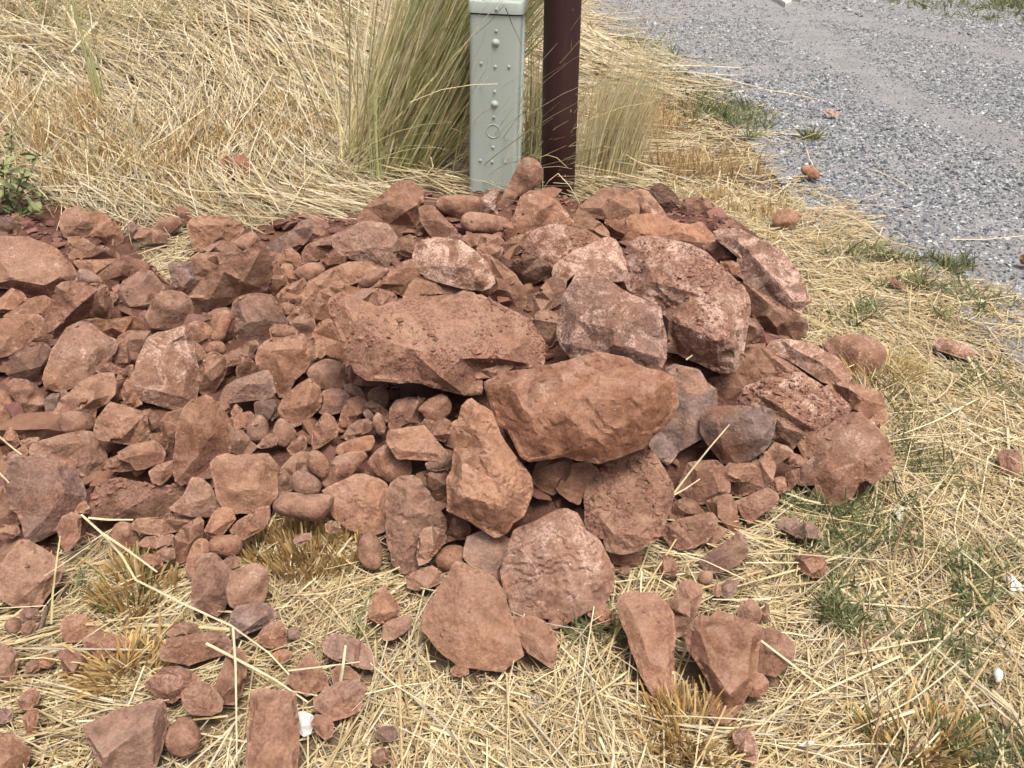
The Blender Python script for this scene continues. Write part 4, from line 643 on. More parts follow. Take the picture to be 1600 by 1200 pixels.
def make_rock(name, label, poly, opt, idx):
    rr = random.Random(idx * 7919 + 13)
    poly = np.array(poly, float)
    x, y = poly.T
    ar = 0.5 * (np.dot(x, np.roll(y, -1)) - np.dot(y, np.roll(x, -1)))
    if ar < 0: poly = poly[::-1].copy(); ar = -ar
    S = math.sqrt(ar)                                    # size in photo pixels
    cen = poly.mean(0)
    if opt.get('r', 0) < .2: poly = simplify(poly, (.045 if S < 70 else .026) * S)
    step = min(max(S / 15.0, 2.4), 4.6)
    # weathered outline: edges subdivided with a fractal wobble, corners knocked off
    r = opt.get('r', 0.06)
    ring = []
    n = len(poly)
    for i in range(n):
        a, b = poly[i], poly[(i + 1) % n]
        pa, pb = poly[i - 1], poly[(i + 2) % n]
        L = np.hypot(*(b - a)); k = max(1, int(round(L / step)))
        nrm = np.array([(b - a)[1], -(b - a)[0]]) / (L + 1e-9)
        for j in range(k):
            t = j / k
            lin = a + (b - a) * t
            cr = 0.5 * ((2 * a) + (b - pa) * t + (2 * pa - 5 * a + 4 * b - pb) * t * t + (3 * a - pa - 3 * b + pb) * t ** 3)
            rc_ = 0.0 if r < .2 else min(1.0, .15 + 1.0 * r); p = lin * (1 - rc_) + cr * rc_
            wob = noise.fractal(Vector((p[0] * 0.035 + idx, p[1] * 0.035, idx * 1.7)), 1.0, 2.0, 4) * min(2.2, 0.026 * S) * (1 - 0.7 * r)
            ring.append(p + nrm * (wob + OUT * (1.2 + .012 * S)))
    ring = np.array(ring)
    # facets: outline corners, ridge points and how far each stands out (in rock sizes)
    U = opt.get('u', .06) * .8
    top, bot = poly[:, 1].min(), poly[:, 1].max()
    vals = [U * max(0., (p[1] - cen[1]) / (bot - cen[1] + 1e-6)) + rr.uniform(-.05, .02) for p in poly]
    if 'p' in opt:
        inner = [(a_, b_, c_ * 1.4) for a_, b_, c_ in opt['p']]
    else:
        inner = []
        K = rr.choice((3, 4, 4, 5)); t0 = rr.uniform(0, 6.28)
        h0 = rr.uniform(.20, .32); gx_, gy_ = rr.uniform(-.34, .34), rr.uniform(-.25, .30)
        for i_ in range(K):
            th = t0 + 6.283 * i_ / K + rr.uniform(-.45, .45)
            dv = np.array([math.cos(th), math.sin(th)])
            f_ = 1.0
            for f_ in np.arange(.1, 3.0, .04):
                if not inside(poly, *(np.array([[v_] for v_ in cen + dv * f_ * S])))[0]: break
            q_ = dv * f_ * S * rr.choice((.35, .55, .72, .86))
            inner.append((cen[0] + q_[0], cen[1] + q_[1], max(.05, h0 + (q_[0] * gx_ + q_[1] * gy_) / S)))
        inner = [i_ for i_ in inner if inside(poly, np.array([i_[0]]), np.array([i_[1]]))[0]]
    pts = [tuple(p) for p in poly] + [(a_, b_) for a_, b_, _ in inner]
    vals = vals + [c_ for _, _, c_ in inner]
    cv, ce, cf, cov, _, _ = delaunay_2d_cdt([Vector(p) for p in pts], [], [list(range(len(poly)))], 1, 1e-4)
    crease = []
    done = set()
    for f in cf:
        for i_ in range(len(f)):
            e_ = tuple(sorted((f[i_], f[(i_ + 1) % len(f)])))
            if e_ in done: continue
            done.add(e_)
            A_, B_ = np.array(cv[e_[0]]), np.array(cv[e_[1]])
            k_ = max(1, int(round(np.hypot(*(B_ - A_)) / step)))
            for j_ in range(0, k_ + 1): crease.append(A_ + (B_ - A_) * j_ / k_)
    crease = np.array(crease)
    crease = crease[inside(ring, crease[:, 0], crease[:, 1])]
    if len(crease): crease = crease[seg_dist(crease, ring) > .6 * step]
    keepc = []
    for c_ in crease:
        if all((c_[0] - d_[0]) ** 2 + (c_[1] - d_[1]) ** 2 > (.55 * step) ** 2 for d_ in keepc): keepc.append(c_)
    crease = np.array(keepc) if keepc else np.zeros((0, 2))
    # interior points on a jittered grid
    gx, gy = np.meshgrid(np.arange(ring[:, 0].min(), ring[:, 0].max(), step), np.arange(ring[:, 1].min(), ring[:, 1].max(), step * 0.87))
    gx = gx + (np.arange(gx.shape[0])[:, None] % 2) * step * 0.5
    G = np.stack([gx.ravel(), gy.ravel()], 1)
    G += np.array([[rr.uniform(-.28, .28) * step, rr.uniform(-.28, .28) * step] for _ in range(len(G))])
    G = G[inside(ring, G[:, 0], G[:, 1])]
    if len(G): G = G[seg_dist(G, ring) > 0.55 * step]
    if len(G) and len(crease):
        dd = ((G[:, None, :] - crease[None]) ** 2).sum(2).min(1)
        G = G[dd > (.6 * step) ** 2]
    G = np.vstack([G, crease])
    nb = len(ring)
    allp = np.vstack([ring, G])
    vv, ee, ff, ov, _, _ = delaunay_2d_cdt([Vector(p) for p in allp], [], [list(range(nb))], 1, 1e-5)
    P = np.array([tuple(v) for v in vv])
    isb = np.zeros(len(P), bool)
    border = []
    back_of = {}
    for i, o in enumerate(ov):
        for k in o:
            if k < nb: isb[i] = True; back_of[k] = i
    border = [back_of[k] for k in range(nb) if k in back_of]
    dist = seg_dist(P, ring)
    # how far each point of the visible side stands out
    Q = P - cen
    # facet borders wander a little, and their creases are slightly worn
    wx = np.array([noise.fractal(Vector((p[0] / S * 3.1 + idx, p[1] / S * 3.1, 4.4)), .8, 2.1, 3) for p in P])
    wy = np.array([noise.fractal(Vector((p[0] / S * 3.1 + idx, p[1] / S * 3.1, 9.1)), .8, 2.1, 3) for p in P])
    D = tri_interp(P + np.stack([wx, wy], 1) * (.028 * S * np.clip(dist / (.12 * S), 0, 1))[:, None], pts, vals, poly) * S
    nbr = [set() for _ in range(len(P))]
    for f in ff:
        for i_ in range(len(f)):
            nbr[f[i_]].add(f[i_ - 1]); nbr[f[i_ - 1]].add(f[i_])
    for _ in range(0 if r < .2 else 3):
        D = np.array([.45 * D[i_] + .55 * sum(D[j_] for j_ in nbr[i_]) / max(1, len(nbr[i_])) if not isb[i_] and nbr[i_] else D[i_] for i_ in range(len(P))])
    inr = max(dist.max(), 1.0)
    if r > 0.3:
        e = np.clip(dist / inr, 0, 1)
        D = D * (1 - min(r, 1)) + min(r, 1) * 0.42 * S * np.sqrt(np.clip(1 - (1 - e) ** 2, 0, 1))
    R = (0.008 + 0.14 * r) * S
    g = R * np.sqrt(np.clip(1 - (1 - np.clip(dist / R, 0, 1)) ** 2, 0, 1))
    D = D - (R - g)
    # place: a plane through the rock's middle, leaning by k
    k = opt.get('k', 0.2)
    ray = rays(P[:, 0], P[:, 1])
    rc = rays(*cen)
    NN = -rc + np.array([0, 0, k]); NN /= np.linalg.norm(NN)
    ground = opt.get('g', False)
    def ring_at(zc):
        C = at(cen[0], cen[1], zc)
        t = ((C - O) @ NN) / (ray @ NN)
        return C, t
    if ground:
        zc = 0.03
        for _ in range(6):
            C, t = ring_at(zc)
            Z = (O + ray * t[:, None])
            low = (Z[:, 2] - ground_z(Z[:, 0], Z[:, 1]))
            zc -= float(np.percentile(low, 4)) - 0.028
        C, t = ring_at(zc)
    else:
        C, t = ring_at(pile_z(*cen))
    mpp = np.linalg.norm(C - O) / FPX                       # metres per pixel here
    size = S * mpp
    t = t - opt.get('l', 0) * 0.0065
    D = D * mpp
    W0 = O + ray * t[:, None]
    # relief: ledges, lumps and chips
    amp = size * (1 - 0.72 * min(r, 1))
    rel = np.zeros(len(P))
    sd = Vector((idx * 3.1, idx * 1.3, idx * 5.7))
    bed = Vector((rr.uniform(-1, 1), rr.uniform(-1, 1), rr.uniform(.5, 1.5))).normalized()
    lw = rr.choice((.15, .4, .9, 1.5))
    for i in range(len(P)):
        q = Vector(W0[i])
        qs = q / size
        f1 = noise.fractal(qs * 2.1 + sd, 0.9, 2.1, 3)
        s = f1 * 2.6 + q.dot(bed) / size * 2.2
        fr = s - math.floor(s)
        led = (math.floor(s) + min(1.0, max(0.0, (fr - .38) / .24))) - s     # terraced steps
        f2 = noise.fractal(q * 42 + sd, 0.75, 2.1, 4)
        f3 = noise.fractal(q * 17 + sd * 2, 0.9, 2.2, 3)
        vd = noise.voronoi(qs * 4.2 + sd)[0]
        rel[i] = amp * (0.012 * f1 + 0.024 * led * lw + 0.010 * min(.3, vd[1] - vd[0])) + min(size, .14) * (0.010 * f2 - .022 * abs(f3)) * (1 - .6 * r)
    fade = np.clip(dist / (0.05 * S + 1), 0.3, 1)
    D = D + rel * fade
    V = O + ray * (t - D)[:, None]
    # the far side: sinks back into the pile, narrowing
    thick = opt.get('t', 0.72) * size
    bidx = np.array(border)
    cb = P[bidx].mean(0)
    verts = [V]
    base = len(V)
    rings = [bidx]
    for sh, dp in ((0.965, 0.16), (0.88, 0.45), (0.66, 0.8)):
        pp = cb + (P[bidx] - cb) * sh
        rb = rays(pp[:, 0], pp[:, 1])
        tb = ((C - O) @ NN) / (rb @ NN) - opt.get('l', 0) * 0.0065
        verts.append(O + rb * (tb + dp * thick)[:, None])
        rings.append(np.arange(base, base + len(bidx))); base += len(bidx)
    rb = rays(*cb)
    tb = ((C - O) @ NN) / (rb @ NN)
    verts.append((O + rb * (tb + thick))[None]); apex = base
    V = np.vstack(verts)
    F = []
    for f in ff:
        for i in range(1, len(f) - 1): F.append((f[0], f[i], f[i + 1]))
    m = len(bidx)
    for a, b in zip(rings[:-1], rings[1:]):
        for i in range(m):
            j = (i + 1) % m
            F.append((a[i], b[i], b[j])); F.append((a[i], b[j], a[j]))
    for i in range(m): F.append((rings[-1][i], apex, rings[-1][(i + 1) % m]))
    F = np.array(F)
    # photo y runs down, so flip the winding of the visible side when needed
    nf = np.cross(V[F[:, 1]] - V[F[:, 0]], V[F[:, 2]] - V[F[:, 0]])
    nfront = sum(len(f) - 2 for f in ff)
    if (nf[:nfront].sum(0) @ (O - C)) < 0: F[:nfront] = F[:nfront, ::-1]
    if m and (nf[nfront:].sum(0) @ (O - C)) > 0 and False: F[nfront:] = F[nfront:, ::-1]
    org = V.mean(0)
    org[2] = V[:, 2].min()
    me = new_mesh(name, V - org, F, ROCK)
    bm = bmesh.new(); bm.from_mesh(me); bmesh.ops.recalc_face_normals(bm, faces=bm.faces); bm.to_mesh(me); bm.free()
    me.set_sharp_from_angle(angle=math.radians(15 if r < .2 else 40))
    o = put(name, me, loc=org, label=label, category={'boulder': 'boulder', 'rock': 'rock', 'stone': 'stone', 'cobble': 'cobble', 'pebble': 'pebble'}[name])
    c = opt.get('c', [0, 0, 0])
    c = list(c) + [0] * (4 - len(c))
    jit = lambda v, s: v + rr.uniform(-s, s)
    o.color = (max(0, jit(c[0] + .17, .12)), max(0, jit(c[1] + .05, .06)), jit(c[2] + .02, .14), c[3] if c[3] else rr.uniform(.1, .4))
    o["warm"] = .75 if "orange-tan" in label else (.3 if "orange" in label else 0.0)
    o["group"] = "red rocks of the pile" if not ground else "red rocks lying loose on the straw"
    ROCKS.append((o, C, size, ground, ring, c[3], V[:len(P)], nfront, F, V[bidx]))
    return o

def parse(line):
    name, label, pts, op = line.split(';')
    poly = [tuple(map(float, p.split(','))) for p in pts.split()]
    opt = {}
    if ' p=' in ' ' + op:
        i = op.index('p=')
        opt['p'] = [tuple(map(float, p.split(','))) for p in op[i + 2:].split()]
        op = op[:i]
    for tkn in op.split():
        if tkn == 'g': opt['g'] = True
        elif tkn[0] == 'c': opt['c'] = [float(v) for v in tkn[1:].split(',')]
        else: opt[tkn[0]] = float(tkn[1:]) * (.72 if tkn[0] == 'r' and float(tkn[1:]) < .65 else 1)
    return name, label, poly, opt

labels = set()
for i, line in enumerate(DATA.strip().splitlines()):
    nm, lb, poly, opt = parse(line)
    if lb in labels: print("DUP LABEL", lb)
    labels.add(lb)
    make_rock(nm, lb, poly, opt, i + 1)
# ------------------------------------------------------------------ footprint of things on the ground (photo pixels -> world)
PILE_PX = [(-160,300),(40,300),(90,318),(200,345),(215,392),(262,442),(274,430),(290,395),(288,345),(300,335),(400,352),(460,332),(520,335),(560,332),(600,300),
 (660,292),(700,305),(760,300),(800,285),(850,300),(900,315),(940,292),(1040,290),(1075,312),(1160,345),(1235,400),(1268,470),(1262,530),(1300,535),(1385,540),(1385,575),
 (1335,600),(1388,625),(1396,740),(1340,785),(1270,788),(1215,792),(1170,815),(1140,840),(1090,856),(1030,860),(960,870),(955,930),(870,980),(800,1045),
 (700,1040),(662,980),(690,905),(640,895),(600,888),(565,885),(545,830),(420,825),(425,860),(418,935),(350,962),(305,950),(290,895),(210,868),(130,860),
 (95,905),(60,950),(-160,950)]
ROAD_PX = [(880,-40),(935,45),(965,95),(1090,118),(1170,190),(1205,245),(1245,312),(1310,350),(1390,385),(1480,435),(1545,505),(1610,575),(1760,700),(2100,860),(4200,860),(4200,-40)]
PILE_W = at(*np.array(PILE_PX, float).T)[:, :2]
rp = np.array(ROAD_PX, float)
ROAD_W = at(rp[:, 0], np.clip(rp[:, 1], -40, 2000))[:, :2]
ROAD_W = np.vstack([ROAD_W[:-2], [[4.6, 1.3], [14, 1.0], [30, 14], [30, 40], [1.5, 40]]])
EDGE = np.vstack([ROAD_W[:-4], ROAD_W[:-4][::-1]])          # the near edge of the road, as an open line walked both ways
TRACKS = [((1230, 30), (1420, 165), (1600, 235), (1900, 340)), ((1150, -5), (1290, 25), (1480, 60), (1700, 110))]

# ------------------------------------------------------------------ ground, road
def grid_sheet(name, x0, x1, y0, y1, s, zf, mat, keep=None):
    xs = np.arange(x0, x1 + s, s); ys = np.arange(y0, y1 + s, s)
    X, Y = np.meshgrid(xs, ys)
    V = np.stack([X.ravel(), Y.ravel(), zf(X.ravel(), Y.ravel())], 1)
    nx = len(xs)
    i, j = np.meshgrid(np.arange(len(ys) - 1), np.arange(nx - 1), indexing='ij')
    a = (i * nx + j).ravel()
    F = np.stack([a, a + 1, a + nx + 1, a + nx], 1)
    if keep is not None:
        k = keep(X.ravel(), Y.ravel())
        F = F[k[F].any(1)]
        u, inv = np.unique(F, return_inverse=True)
        V = V[u]; F = inv.reshape(F.shape)
    return new_mesh(name, V, F, mat)

xs = np.concatenate([-np.geomspace(8, 400, 14)[::-1], np.arange(-7.5, 13.1, .25), np.geomspace(14, 400, 14)])
ys = np.concatenate([-np.geomspace(2, 400, 10)[::-1], np.arange(-1, 16.1, .25), np.geomspace(17, 400, 16)])
X, Y = np.meshgrid(xs, ys)
V = np.stack([X.ravel(), Y.ravel(), ground_z(X.ravel(), Y.ravel())], 1)
i, j = np.meshgrid(np.arange(len(ys) - 1), np.arange(len(xs) - 1), indexing='ij')
a = (i * len(xs) + j).ravel()
put("ground", new_mesh("ground", V, np.stack([a, a + 1, a + len(xs) + 1, a + len(xs)], 1), SOIL), kind="structure", label="dry straw-coloured earth around the rock pile")

put("gravel_road", grid_sheet("gravel_road", -1, 30, 1, 40, .12, lambda x, y: ground_z(x, y) + .006, ROADMAT, lambda x, y: inside(ROAD_W, x, y)),
    kind="structure", label="pale compacted fines of the gravel track")

# ------------------------------------------------------------------ mound of red soil that carries the rocks
PC = np.array([[*C, s] for o, C, s, g, *_ in ROCKS if not g])
def mound_z(x, y):
    x = np.asarray(x, float); y = np.asarray(y, float)
    out = np.zeros(x.shape)
    for k in range(0, x.size, 4000):
        xx = x.ravel()[k:k + 4000]; yy = y.ravel()[k:k + 4000]
        d2 = (xx[:, None] - PC[:, 0]) ** 2 + (yy[:, None] - PC[:, 1] - .03) ** 2
        wt = 1 / (d2 + .0012) ** 1.7
        z = (wt * (PC[:, 2] - .035 - .36 * PC[:, 3])).sum(1) / wt.sum(1)
        out.ravel()[k:k + 4000] = z
    P = np.stack([x.ravel(), y.ravel()], 1)
    d = seg_dist(P, PILE_W).reshape(x.shape)
    ins = inside(PILE_W, x, y)
    e = np.where(ins, sstep(0, .16, d), 0)
    out = np.clip(out, 0.0, None) * e + ground_z(x, y) * 1.0 + np.where(ins, .012 * sstep(0, .05, d), -.03)
    return out + .02 * (fbm2(x * 9, y * 9, 3) - .47) * e
put("soil_mound", grid_sheet("soil_mound", -3.2, 1.7, 1.2, 4.4, .03, mound_z, REDSOIL, lambda x, y: inside(PILE_W, x, y)), kind="structure",
    label="red soil heap under the rock pile")

# ------------------------------------------------------------------ small pieces in one mesh
ICO = None
def ico():
    global ICO
    if ICO is None:
        p = (1 + 5 ** .5) / 2
        v = np.array([(-1,p,0),(1,p,0),(-1,-p,0),(1,-p,0),(0,-1,p),(0,1,p),(0,-1,-p),(0,1,-p),(p,0,-1),(p,0,1),(-p,0,-1),(-p,0,1)], float)
        v /= np.linalg.norm(v[0])
        f = np.array([(0,11,5),(0,5,1),(0,1,7),(0,7,10),(0,10,11),(1,5,9),(5,11,4),(11,10,2),(10,7,6),(7,1,8),(3,9,4),(3,4,2),(3,2,6),(3,6,8),(3,8,9),(4,9,5),(2,4,11),(6,2,10),(8,6,7),(9,8,1)])
        ICO = v, f
    return ICO
OCT = (np.array([(1,0,0),(-1,0,0),(0,1,0),(0,-1,0),(0,0,1),(0,0,-1)], float), np.array([(0,2,4),(2,1,4),(1,3,4),(3,0,4),(2,0,5),(1,2,5),(3,1,5),(0,3,5)]))

def pieces(pos, size, flat, col, tmpl, jit=.28):
    v, f = tmpl
    n, k = len(pos), len(v)
    P = v[None] * (1 + rng.uniform(-jit, jit, (n, k, 1))) + rng.normal(0, jit * .35, (n, k, 3))
    P = P * (size[:, None] * np.stack([rng.uniform(.75, 1.3, n), rng.uniform(.55, 1.0, n), flat], 1))[:, None, :]
    a = rng.uniform(0, 6.283, n); t = rng.normal(0, .35, n)
    c, s = np.cos(t)[:, None], np.sin(t)[:, None]
    y2 = P[..., 1] * c - P[..., 2] * s; z2 = P[..., 1] * s + P[..., 2] * c
    c, s = np.cos(a)[:, None], np.sin(a)[:, None]
    Q = np.stack([P[..., 0] * c - y2 * s, P[..., 0] * s + y2 * c, z2], -1) + pos[:, None, :]
    F = (f[None] + (np.arange(n) * k)[:, None, None]).reshape(-1, 3)
    return Q.reshape(-1, 3), F, np.repeat(col, k, 0)

# rubble filling the gaps of the pile
n = 7000
x = rng.uniform(-3.2, 1.7, n); y = rng.uniform(1.2, 4.3, n)
k = inside(PILE_W, x, y) & (seg_dist(np.stack([x, y], 1), PILE_W) > .05 + .08 * (y > 2.6)); x, y = x[k], y[k]
sz = np.exp(rng.normal(math.log(.014), .55, len(x))).clip(.005, .045)
sz = np.where((x < -.62 * y - .05) & (rng.random(len(x)) < .35), sz * 3.2, sz).clip(.005, .07)
z = mound_z(x, y) + sz * .4
tone = np.array([.21, .108, .076]) * rng.uniform(.6, 1.25, (len(x), 1)) * np.stack([np.ones(len(x)), rng.uniform(.93, 1.12, len(x)), rng.uniform(.9, 1.2, len(x))], 1)
V, F, C_ = pieces(np.stack([x, y, z], 1), sz, rng.uniform(.18, .6, len(x)), tone, ico(), .42)
put("stone_rubble", new_mesh("stone_rubble", V, F, GRIT, C_, False), kind="stuff", label="small broken red stones filling gaps in the pile", category="rubble")

# crumbs of soil and chips on gritty rock tops
pos, szs = [], []
for o, C, s, g, ring, grit, Vf, nf, F, _r in ROCKS:
    gr = grit if grit else .06
    T = F[:nf]
    A, B, D_ = Vf[T[:, 0]], Vf[T[:, 1]], Vf[T[:, 2]]
    nr = np.cross(B - A, D_ - A); ar = np.linalg.norm(nr, axis=1) / 2 + 1e-12
    nz = np.abs(nr[:, 2]) / (2 * ar)
    wgt = ar * (nz > .45) * np.clip((A[:, 0] * 0 + 1), 0, 1)
    if wgt.sum() <= 0: continue
    cnt = int(min(900, wgt.sum() * 14000 * gr))
    if cnt < 1: continue
    idx = rng.choice(len(T), cnt, p=wgt / wgt.sum())
    cl = fbm2(A[idx, 0] * 16 + 5, A[idx, 1] * 16 + 9, 21)
    idx = idx[cl > (.50 - .12 * min(gr, 1))]
    r1, r2 = rng.random((2, len(idx), 1)); sw = (r1 + r2) > 1
    r1 = np.where(sw, 1 - r1, r1); r2 = np.where(sw, 1 - r2, r2)
    pos.append(A[idx] + r1 * (B[idx] - A[idx]) + r2 * (D_[idx] - A[idx]))
    szs.append((np.exp(rng.normal(math.log(.0026), .55, len(idx))) * (1 + .35 * (gr > .8))).clip(.0012, .011))
pos = np.vstack(pos); szs = np.concatenate(szs)
pos[:, 2] += szs * .3
tone = np.array([.235, .123, .088]) * rng.uniform(.75, 1.35, (len(pos), 1))
V, F, C_ = pieces(pos, szs, rng.uniform(.5, .9, len(pos)), tone, OCT)
put("soil_crumbs", new_mesh("soil_crumbs", V, F, GRIT, C_, False), kind="stuff", label="loose soil crumbs and chips lying on the rock tops", category="crumbs")

# ------------------------------------------------------------------ gravel
def track_dist(x, y):
    P = np.stack([x, y], 1); d = np.full(len(x), 9.)
    for tr in TRACKS:
        W = at(*np.array(tr, float).T)[:, :2]
        for a_, b_ in zip(W[:-1], W[1:]):
            ab = b_ - a_; t = np.clip(((P - a_) @ ab) / (ab @ ab), 0, 1)
            d = np.minimum(d, np.hypot(*(P - a_ - t[:, None] * ab).T))
    return d
bx, by = [], []
for (x0, x1, y0, y1, dens) in ((1.1, 3.6, 1.6, 4.2, 6000), (.8, 4.6, 4.2, 6.5, 4000), (.4, 6.5, 6.5, 9.0, 1900), (.2, 9, 9, 13.5, 620), (.2, 14, 13.5, 22, 90)):
    n = int((x1 - x0) * (y1 - y0) * dens)
    bx.append(rng.uniform(x0, x1, n)); by.append(rng.uniform(y0, y1, n))
x = np.concatenate(bx); y = np.concatenate(by)
wob = .10 * (fbm2(x * 5, y * 5, 44) - .47) * 2
k = inside(ROAD_W, x + wob, y + wob)
sd_ = seg_dist(np.stack([x, y], 1), EDGE)
k |= (sd_ < .35) & (rng.random(len(x)) < .35 * (1 - sd_ / .35)) & (y > 2)
u, v_ = to_px(np.stack([x, y, np.zeros(len(x))], 1))
k &= (u < 2050) & (v_ > -60)
x, y = x[k], y[k]
td = track_dist(x, y)
wear = sstep(.32, .05, td + .35 * (fbm2(x * 2.2, y * 2.2, 61) - .47))
patch = sstep(.54, .66, fbm2(x * .9 + 3, y * .9, 71))
k = rng.random(len(x)) > np.maximum(wear * .62, patch * .35)
x, y = x[k], y[k]; wear = wear[k]
d = np.hypot(x, y)
sz = (.0060 * np.exp(rng.normal(0, .33, len(x))) * (1 + .10 * np.clip(d - 3.5, 0, 9))) * (1 - .35 * wear)
t = rng.random((len(x), 1))
tone = np.where(t < .28, np.array([[.105, .110, .122]]), np.where(t < .68, np.array([[.235, .235, .242]]), np.where(t < .965, np.array([[.42, .415, .40]]), np.array([[.62, .60, .57]]))))
tone = tone * rng.uniform(.75, 1.25, (len(x), 1))
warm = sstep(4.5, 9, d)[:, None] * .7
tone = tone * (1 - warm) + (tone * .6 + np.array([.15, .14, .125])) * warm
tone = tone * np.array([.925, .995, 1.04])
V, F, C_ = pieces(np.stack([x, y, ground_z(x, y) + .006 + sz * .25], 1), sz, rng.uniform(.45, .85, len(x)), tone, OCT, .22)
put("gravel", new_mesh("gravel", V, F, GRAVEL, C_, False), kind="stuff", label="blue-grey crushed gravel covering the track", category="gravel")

# ------------------------------------------------------------------ straw
PAL = np.array([(.56,.46,.25),(.46,.36,.185),(.64,.56,.37),(.34,.245,.125),(.52,.435,.25),(.40,.355,.265),(.59,.51,.31),(.24,.17,.10)])
def pal(n, w=None):
    c = PAL[rng.choice(len(PAL), n, p=w)] if w is not None else PAL[rng.integers(0, len(PAL), n)]
    return c * np.array([.985, .99, 1.02]) * rng.uniform(.85, 1.24, (n, 1))

def strips(path, width, col, ref, taper=.35, tent=.35, colend=None):
    """tent-section ribbons: path (n,m,3), width (n,), ref (n,3) roughly the ribbon's normal"""
    n, m, _ = path.shape
    tg = np.gradient(path, axis=1)
    tg /= np.linalg.norm(tg, axis=2, keepdims=True) + 1e-9
    side = np.cross(tg, ref[:, None, :]); side /= np.linalg.norm(side, axis=2, keepdims=True) + 1e-9
    nrm = np.cross(side, tg)
    wv = width[:, None] * (1 - (1 - taper) * np.linspace(0, 1, m)[None] ** 1.5) * .5
    L = path - side * wv[..., None]; R_ = path + side * wv[..., None]; M_ = path + nrm * (wv * 2 * tent)[..., None]
    V = np.stack([L, M_, R_], 2).reshape(-1, 3)
    b = (np.arange(n) * m * 3)[:, None] + (np.arange(m - 1) * 3)[None]
    b = b.ravel()
    F = np.concatenate([np.stack([b, b + 3, b + 4, b + 1], 1), np.stack([b + 1, b + 4, b + 5, b + 2], 1)])
    c = np.repeat(col[:, None, :], m, 1)
    if colend is not None:
        t = np.linspace(0, 1, m)[None, :, None]
        c = c * (1 - t) + colend[:, None, :] * t
    C2 = np.repeat(c.reshape(-1, 3), 3, 0)
    return V, F, C2

def lying(x, y, ang, L, el, width, col, lift, m=4, bend=.14):
    n = len(x)
    s = np.linspace(-.5, .5, m)[None] * L[:, None]
    a = ang[:, None] + rng.normal(0, bend, (n, 1)) * (rng.random((n, 1)) < .5) * np.linspace(-1, 1, m)[None]
    px_ = x[:, None] + s * np.cos(a); py_ = y[:, None] + s * np.sin(a)
    g = ground_z(px_, py_)
    pz = g + np.maximum(.002 + width[:, None] * .2, lift[:, None] + s * np.tan(el)[:, None] + rng.normal(0, .003, (n, m)))
    P = np.stack([px_, py_, pz], -1)
    ref = np.stack([rng.normal(0, .45, n), rng.normal(0, .45, n), np.ones(n)], 1)
    return strips(P, width, col, ref, .5)

def merge(parts):
    V, F, C2, b = [], [], [], 0
    for v, f, c in parts:
        V.append(v); F.append(f + b); C2.append(c); b += len(v)
    return np.vstack(V), np.vstack(F), np.vstack(C2)

GROCK = []
for r_ in ROCKS:
    if r_[3]:
        q = r_[9][:, :2]; c_ = q.mean(0)
        q = c_ + (q - c_) * .97 + np.array([0, -.006])
        GROCK.append((q, q.min(0), q.max(0)))
def on_rock(x, y):
    m_ = np.zeros(len(x), bool)
    for q, lo, hi in GROCK:
        b_ = (x > lo[0]) & (x < hi[0]) & (y > lo[1]) & (y < hi[1])
        if b_.any():
            i_ = np.where(b_)[0]; m_[i_] |= inside(q, x[i_], y[i_])
    return m_
def straw_mask(x, y, over=.07):
    """1 where straw lies"""
    ins = inside(PILE_W, x, y) & (seg_dist(np.stack([x, y], 1), PILE_W) > over)
    rd = seg_dist(np.stack([x, y], 1), EDGE)
    road = inside(ROAD_W, x, y)
    w_ = np.where(road, .9 * sstep(.30, 0, rd) ** 2 * (fbm2(x * 3, y * 3, 9) > .44), 1.0 - .55 * sstep(.35, 0, rd))
    return np.where(ins, 0, w_)

# foreground mat: short pieces lying every way, bundles follow a slow swirl
parts = []
def scatter(n, x0, x1, y0, y1, Lm, Ls, wd, el_s, lift_s, swirl, spread, weights=None, m=4, dens=None):
    x = rng.uniform(x0, x1, n); y = rng.uniform(y0, y1, n)
    pw = straw_mask(x, y)
    if dens is not None: pw = pw * dens(x, y)
    k = rng.random(n) < pw
    x, y = x[k], y[k]; n = len(x)
    ang = swirl(x, y) + rng.normal(0, spread, n)
    L = np.exp(rng.normal(math.log(Lm), Ls, n))
    hit = np.zeros(n, bool)
    for q in (-.35, 0, .35): hit |= on_rock(x + q * L * np.cos(ang), y + q * L * np.sin(ang))
    k = ~hit | (rng.random(n) < .04)
    x, y, ang, L = x[k], y[k], ang[k], L[k]; n = len(x)
    col = pal(n, weights)
    wd = wd * .84
    return lying(x, y, ang, L, rng.normal(0, el_s, n), wd * np.exp(rng.normal(0, .28, n)), col, np.abs(rng.normal(0, lift_s, n)) + .003, m)

sw1 = lambda x, y: 9.0 * fbm2(x * 1.1 + 7, y * 1.1 + 3, 13, 2)
W3 = np.array([.12, .20, .10, .20, .12, .10, .08, .08])
W1 = np.array([.20, .16, .22, .09, .12, .06, .12, .03])
parts.append(scatter(7000, -2.4, -1.4, .75, 2.2, .12, .5, .0040, .1, .01, sw1, .9, W1))
parts.append(scatter(60000, -1.5, 2.0, .75, 2.1, .035, .6, .0023, .16, .008, sw1, 1.4, W3, 2))
parts.append(scatter(20000, -1.5, 2.0, .75, 2.1, .11, .5, .0033, .08, .009, sw1, .95, W1))
parts.append(scatter(48000, .6, 3.2, 1.6, 3.9, .042, .6, .0028, .16, .008, sw1, 1.4, W3, 2))
parts.append(scatter(19000, .6, 3.2, 1.6, 3.9, .13, .5, .0040, .09, .011, sw1, .9, W1))
parts.append(scatter(2600, -1.4, -.7, 2.3, 3.9, .12, .5, .0042, .12, .012, sw1, .9, W1))
parts.append(scatter(6000, -1.5, 2.2, .75, 2.4, .24, .4, .0042, .07, .016, sw1, .5, W1, 5))
